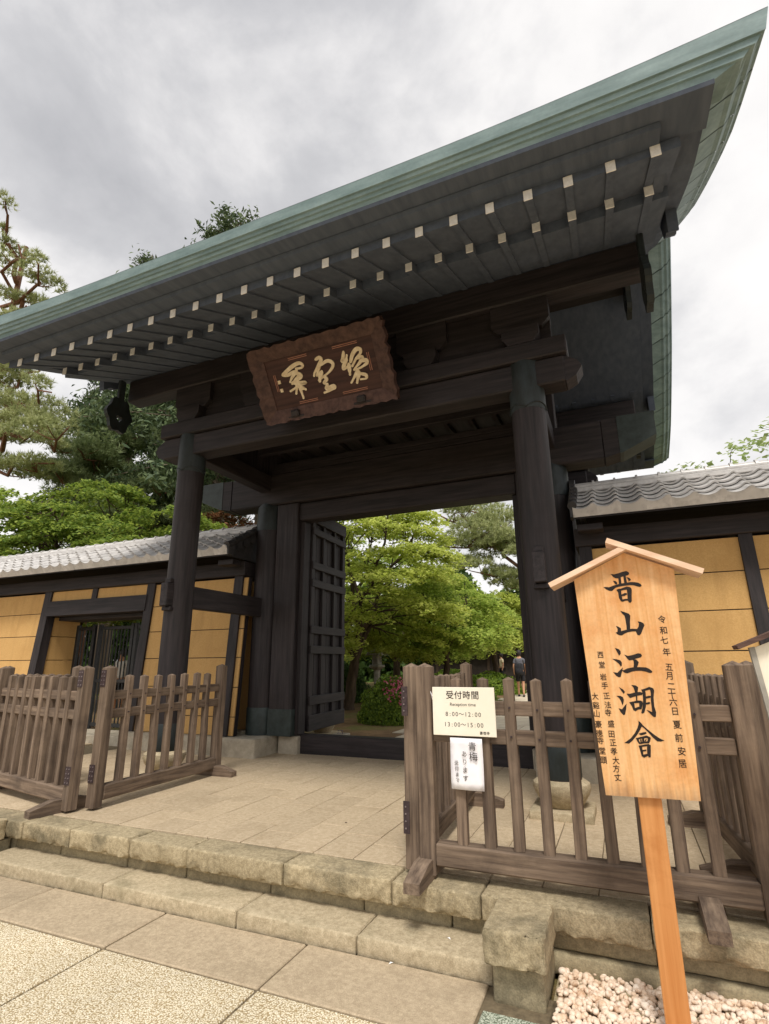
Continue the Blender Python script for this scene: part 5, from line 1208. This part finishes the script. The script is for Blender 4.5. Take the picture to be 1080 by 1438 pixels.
pine((-23.4, 12.4, GZ), [((-23.2, 12.4, 9.6), (-17.6, 12.0, 9.9), 9, .85), ((-23.2, 12.4, 10.3), (-18.6, 11.8, 11.4), 9, .85), ((-23.2, 12.4, 11.2), (-20.2, 12.2, 12.9), 7, .8), ((-23.2, 12.4, 8.8), (-19.0, 12.6, 8.9), 7, .8),
      ((-23.1, 12.2, 14.0), (-19.6, 10.9, 14.9), 6, .6), ((-23.1, 12.2, 15.2), (-19.2, 10.8, 16.6), 7, .62), ((-23.0, 12.2, 16.2), (-20.4, 10.6, 17.8), 5, .6), ((-23.0, 12.2, 18.0), (-22.0, 10.6, 20.6), 4, .5), ((-23.0, 12.4, 13), (-20.3, 11.2, 13.8), 5, .6)],
     'tall red pine reaching in from the left edge with layered branches', 35, trunk=[(-23.6, 12.5, .2), (-23.2, 12.4, 6), (-23.4, 12.4, 12), (-23.0, 12.3, 20)], tr=.30, ln=.22, w=.016, ntuft=95, m=10, mat='leaf_pine2', group='trees behind the left wall')
conifer((-14.3, 16.2, GZ), 21.6, 8.0, 6.2, 'tall cedar with drooping dark sprays behind the left gate pillar', 41, nbr=90, lsz=.13, per=560, group='trees behind the left wall')
conifer((-12.1, 16.4, GZ), 19.0, 8.6, 3.6, 'second cedar trunk close beside the left main pillar', 43, nbr=40, group='trees behind the left wall')
conifer((-22.0, 18.2, GZ), 23.9, 12.0, 4.0, 'distant cedar whose top pokes above the left end of the roof', 47, nbr=60, lsz=.14, per=620, group='trees behind the left wall')
maple((-11.9, 14.2, GZ), 6.6, 1.3, 4.4, 22, 420, 'rust-brown foliage between the two cedar trunks', 'withered_tree', 'leaf_brown', .07, 45, trunk_r=.08, group='trees behind the left wall')
maple((2.9, 11.2, GZ), 5.55, 1.9, 4.1, 40, 210, 'sparse pale green tree behind the right tiled wall', 'pale_tree', 'leaf_pale', .06, 51, trunk_r=.08, pr=(.35, .7), group='trees behind the right wall')
# clipped bushes
shrub((-4.85, 11.7, GZ), .80, .75, .98, 'round clipped azalea with pink blossom left of the path', 61, flowers=190, fdir=(.42, -.42))
shrub((-4.9, 18.2, GZ), 1.0, .9, .80, 'clipped green bush beyond the reception board', 63, n=4200, lsz=.035)
shrub((-5.0, 22.6, GZ), 1.3, 1.1, .85, 'clipped green bush beside the walking visitor', 65, n=4200, lsz=.04)
shrub((-7.6, 26.0, GZ), 1.6, 1.2, .9, 'far clipped bush at the bend of the path', 67, n=3800, lsz=.05)
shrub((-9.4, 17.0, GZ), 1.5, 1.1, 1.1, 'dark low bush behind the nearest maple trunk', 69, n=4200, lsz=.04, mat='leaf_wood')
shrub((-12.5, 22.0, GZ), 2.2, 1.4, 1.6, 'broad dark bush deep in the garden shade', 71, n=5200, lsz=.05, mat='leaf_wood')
# far wood that reads as one mass
rn = np.random.default_rng(77); n = 90000
ang = rn.uniform(R(-20), R(70), n); dist = rn.uniform(36, 52, n)
X, Y = -np.sin(ang) * dist, np.cos(ang) * dist
hgt = 5.2 + 1.6 * np.sin(ang * 9) + 1.2 * np.sin(ang * 23 + 1) + .8 * np.sin(ang * 51)
Z = GZ + rn.random(n) ** .8 * hgt
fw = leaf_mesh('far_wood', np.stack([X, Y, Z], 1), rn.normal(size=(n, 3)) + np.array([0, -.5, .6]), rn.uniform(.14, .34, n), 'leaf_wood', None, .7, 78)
tag(fw, 'far-off dark green wood closing the garden', 'wood', kind='stuff')
# low dark hall at the end of the path
hl = empty('garden_hall', (-6.5, 33, GZ), 'low dark hall under the trees at the end of the path', 'building')
g = MB(); g.box(-11, -1.5, 33, 36, .25, 2.9); g.build('wall', 'dark_hall', hl)
g = MB(); g.prism([(32.0, 2.9), (34.5, 4.1), (37, 2.9), (37, 2.75), (32.0, 2.75)], -11.8, -.7, 'x'); g.build('roof', 'tile_dark', hl)
for k in range(6):
    g = MB(); g.box(-10.7 + k * 1.6, -10.55 + k * 1.6, 32.93, 33.0, .25, 2.75); g.build('post', 'bark', hl)
# stone lantern
ln_ = empty('stone_lantern', (-9.6, 21.5, GZ), 'grey stone lantern half hidden under the maples', 'lantern')
g = MB(); g.lathe([(.34, .25), (.34, .38), (.15, .45), (.14, 1.15), (.16, 1.2)], -9.6, 21.5, 8); g.build('shaft', 'grey_stone', ln_)
g = MB(); g.lathe([(.16, 1.2), (.36, 1.32), (.36, 1.4), (.22, 1.42), (.22, 1.78), (.24, 1.8)], -9.6, 21.5, 6); g.build('fire_box', 'grey_stone', ln_)
g = MB(); g.lathe([(.55, 1.8), (.50, 1.9), (.12, 2.12), (.1, 2.18), (.14, 2.26), (.02, 2.42)], -9.6, 21.5, 6); g.build('roof', 'grey_stone', ln_)

# ------------------------------------------------------------------ people
def skin_obj(name, verts, edges, radii, mat, parent, root=0):
    me = bpy.data.meshes.new(name); me.from_pydata([tuple(v) for v in verts], edges, []); me.update()
    o = bpy.data.objects.new(name, me); COL.objects.link(o); o.parent = parent; me.materials.append(M[mat])
    md = o.modifiers.new('skin', 'SKIN')
    for i, rd in enumerate(radii):
        sv_ = me.skin_vertices[0].data[i]; sv_.radius = rd if hasattr(rd, '__len__') else (rd, rd); sv_.use_root = (i == root)
    md.use_smooth_shade = True
    o.modifiers.new('sub', 'SUBSURF').levels = 2; o.modifiers['sub'].render_levels = 2
    return o
def person(loc, rz, H, label, top, bottom, step=.0, bare=True):
    e = empty('person', loc, label, 'person'); e.rotation_euler = (0, 0, rz); k = H / 1.70; e.scale = (k, k, k)
    f, b = step, -step
    V = [(0, 0, .92), (0, 0, 1.10), (0, .005, 1.28), (0, 0, 1.42), (0, .01, 1.50), (0, .02, 1.60), (0, .015, 1.68),
         (-.09, 0, .86), (-.10, f * .55 + .01, .48), (-.10, f, .09), (-.10, f + .13, .035),
         (.09, 0, .86), (.10, b * .45 + .02, .48), (.10, b - .03, .11), (.10, b + .08, .035),
         (-.17, 0, 1.38), (-.225, -f * .25, 1.12), (-.22, -f * .35 + .06, .90), (-.215, -f * .3 + .09, .80),
         (.17, 0, 1.38), (.225, f * .25, 1.12), (.22, f * .35 + .06, .90), (.215, f * .3 + .09, .80)]
    E = [(0, 1), (1, 2), (2, 3), (3, 4), (4, 5), (5, 6), (0, 7), (7, 8), (8, 9), (9, 10), (0, 11), (11, 12), (12, 13), (13, 14), (3, 15), (15, 16), (16, 17), (17, 18), (3, 19), (19, 20), (20, 21), (21, 22)]
    rd = [(.14, .11), (.125, .09), (.145, .10), (.10, .075), .052, (.075, .09), (.06, .075), .082, .056, .036, .032, .082, .056, .036, .032, .05, .038, .028, (.036, .018), .05, .038, .028, (.036, .018)]
    skin_obj('body', V, E, rd, 'skin', e)
    T = [V[0], V[1], V[2], (0, 0, 1.41), V[15], tuple(np.array(V[15]) * .35 + np.array(V[16]) * .65), V[19], tuple(np.array(V[19]) * .35 + np.array(V[20]) * .65)]
    skin_obj('shirt', T, [(0, 1), (1, 2), (2, 3), (3, 4), (4, 5), (3, 6), (6, 7)], [(.165, .125), (.15, .11), (.17, .12), (.11, .085), .068, .058, .068, .058], top, e)
    kl = tuple(np.array(V[7]) * .15 + np.array(V[8]) * .85); kr = tuple(np.array(V[11]) * .15 + np.array(V[12]) * .85)
    skin_obj('shorts', [(0, 0, .93), V[7], kl, V[11], kr], [(0, 1), (1, 2), (0, 3), (3, 4)], [(.165, .125), .10, .088, .10, .088], bottom, e)
    g = MB(); g.lathe([(.02, 1.755), (.06, 1.745), (.095, 1.69), (.10, 1.62), (.085, 1.56), (.05, 1.53)], 0, -.005, 14); h = g.mesh('hair', (0, 0, 0), 60); h.materials.append(M['hair'])
    o = bpy.data.objects.new('hair', h); COL.objects.link(o); o.parent = e
    for s, q in ((-1, V[9]), (1, V[13])):
        g = MB(); g.box(q[0] - .045, q[0] + .045, q[1] - .07, q[1] + .17, 0, .075, .03); h = g.mesh('shoe', (0, 0, 0), 50); h.materials.append(M['cloth_dark']); o = bpy.data.objects.new('shoe', h); COL.objects.link(o); o.parent = e
    return e
person((-3.56, 20.9, .262), R(6), 1.60, 'person with dark backpack walking away along the garden path', 'cloth_grey', 'cloth_dark', .13)
bk = empty('backpack', (-3.56, 20.78, 1.2), 'black backpack on the walking visitor', 'backpack')
g = MB(); g.box(-3.56 - .15, -3.56 + .15, 20.62, 20.79, 1.02, 1.44, .05); g.build('pack', 'cloth_dark', bk, 50)
g = MB(); g.box(-3.56 - .11, -3.56 + .11, 20.575, 20.625, 1.06, 1.25, .03); g.build('front_pocket', 'cloth_dark', bk, 50)
person((-6.05, 30.0, GZ), R(120), 1.62, 'far person in a cream shirt beyond the bushes', 'cloth_cream', 'cloth_dark', .05)
person((-12.45, 11.0, GZ), R(200), 1.62, 'person in a white shirt glimpsed through the wicket bars', 'cloth_white', 'cloth_dark', .03)
# a few fallen petals and leaves on the step
rr = random.Random(9)
for k, (x, y, z) in enumerate([(-1.05, 3.30, .086), (-1.32, 3.12, .002), (-2.2, 4.3, .302), (-1.9, 4.9, .302)]):
    g = MB(); a = rr.random() * 6; s = .010 + .004 * rr.random(); c, d = math.cos(a), math.sin(a)
    g.add([(x - c * s, y - d * s, z), (x + d * s * .5, y - c * s * .5, z + .006), (x + c * s, y + d * s, z + .002), (x - d * s * .5, y + c * s * .5, z + .005)], [(0, 1, 2, 3)])
    o = g.build('fallen_leaf', 'white_tip' if k < 2 else 'bark'); mo = o.modifiers.new('t', 'SOLIDIFY'); mo.thickness = .0015
    tag(o, ['white petal lying on the lower stone step', 'pale petal on the street slab by the step, near the stone block', 'small dark leaf on the platform paving', 'small dark leaf farther back on the platform paving'][k], 'leaf')
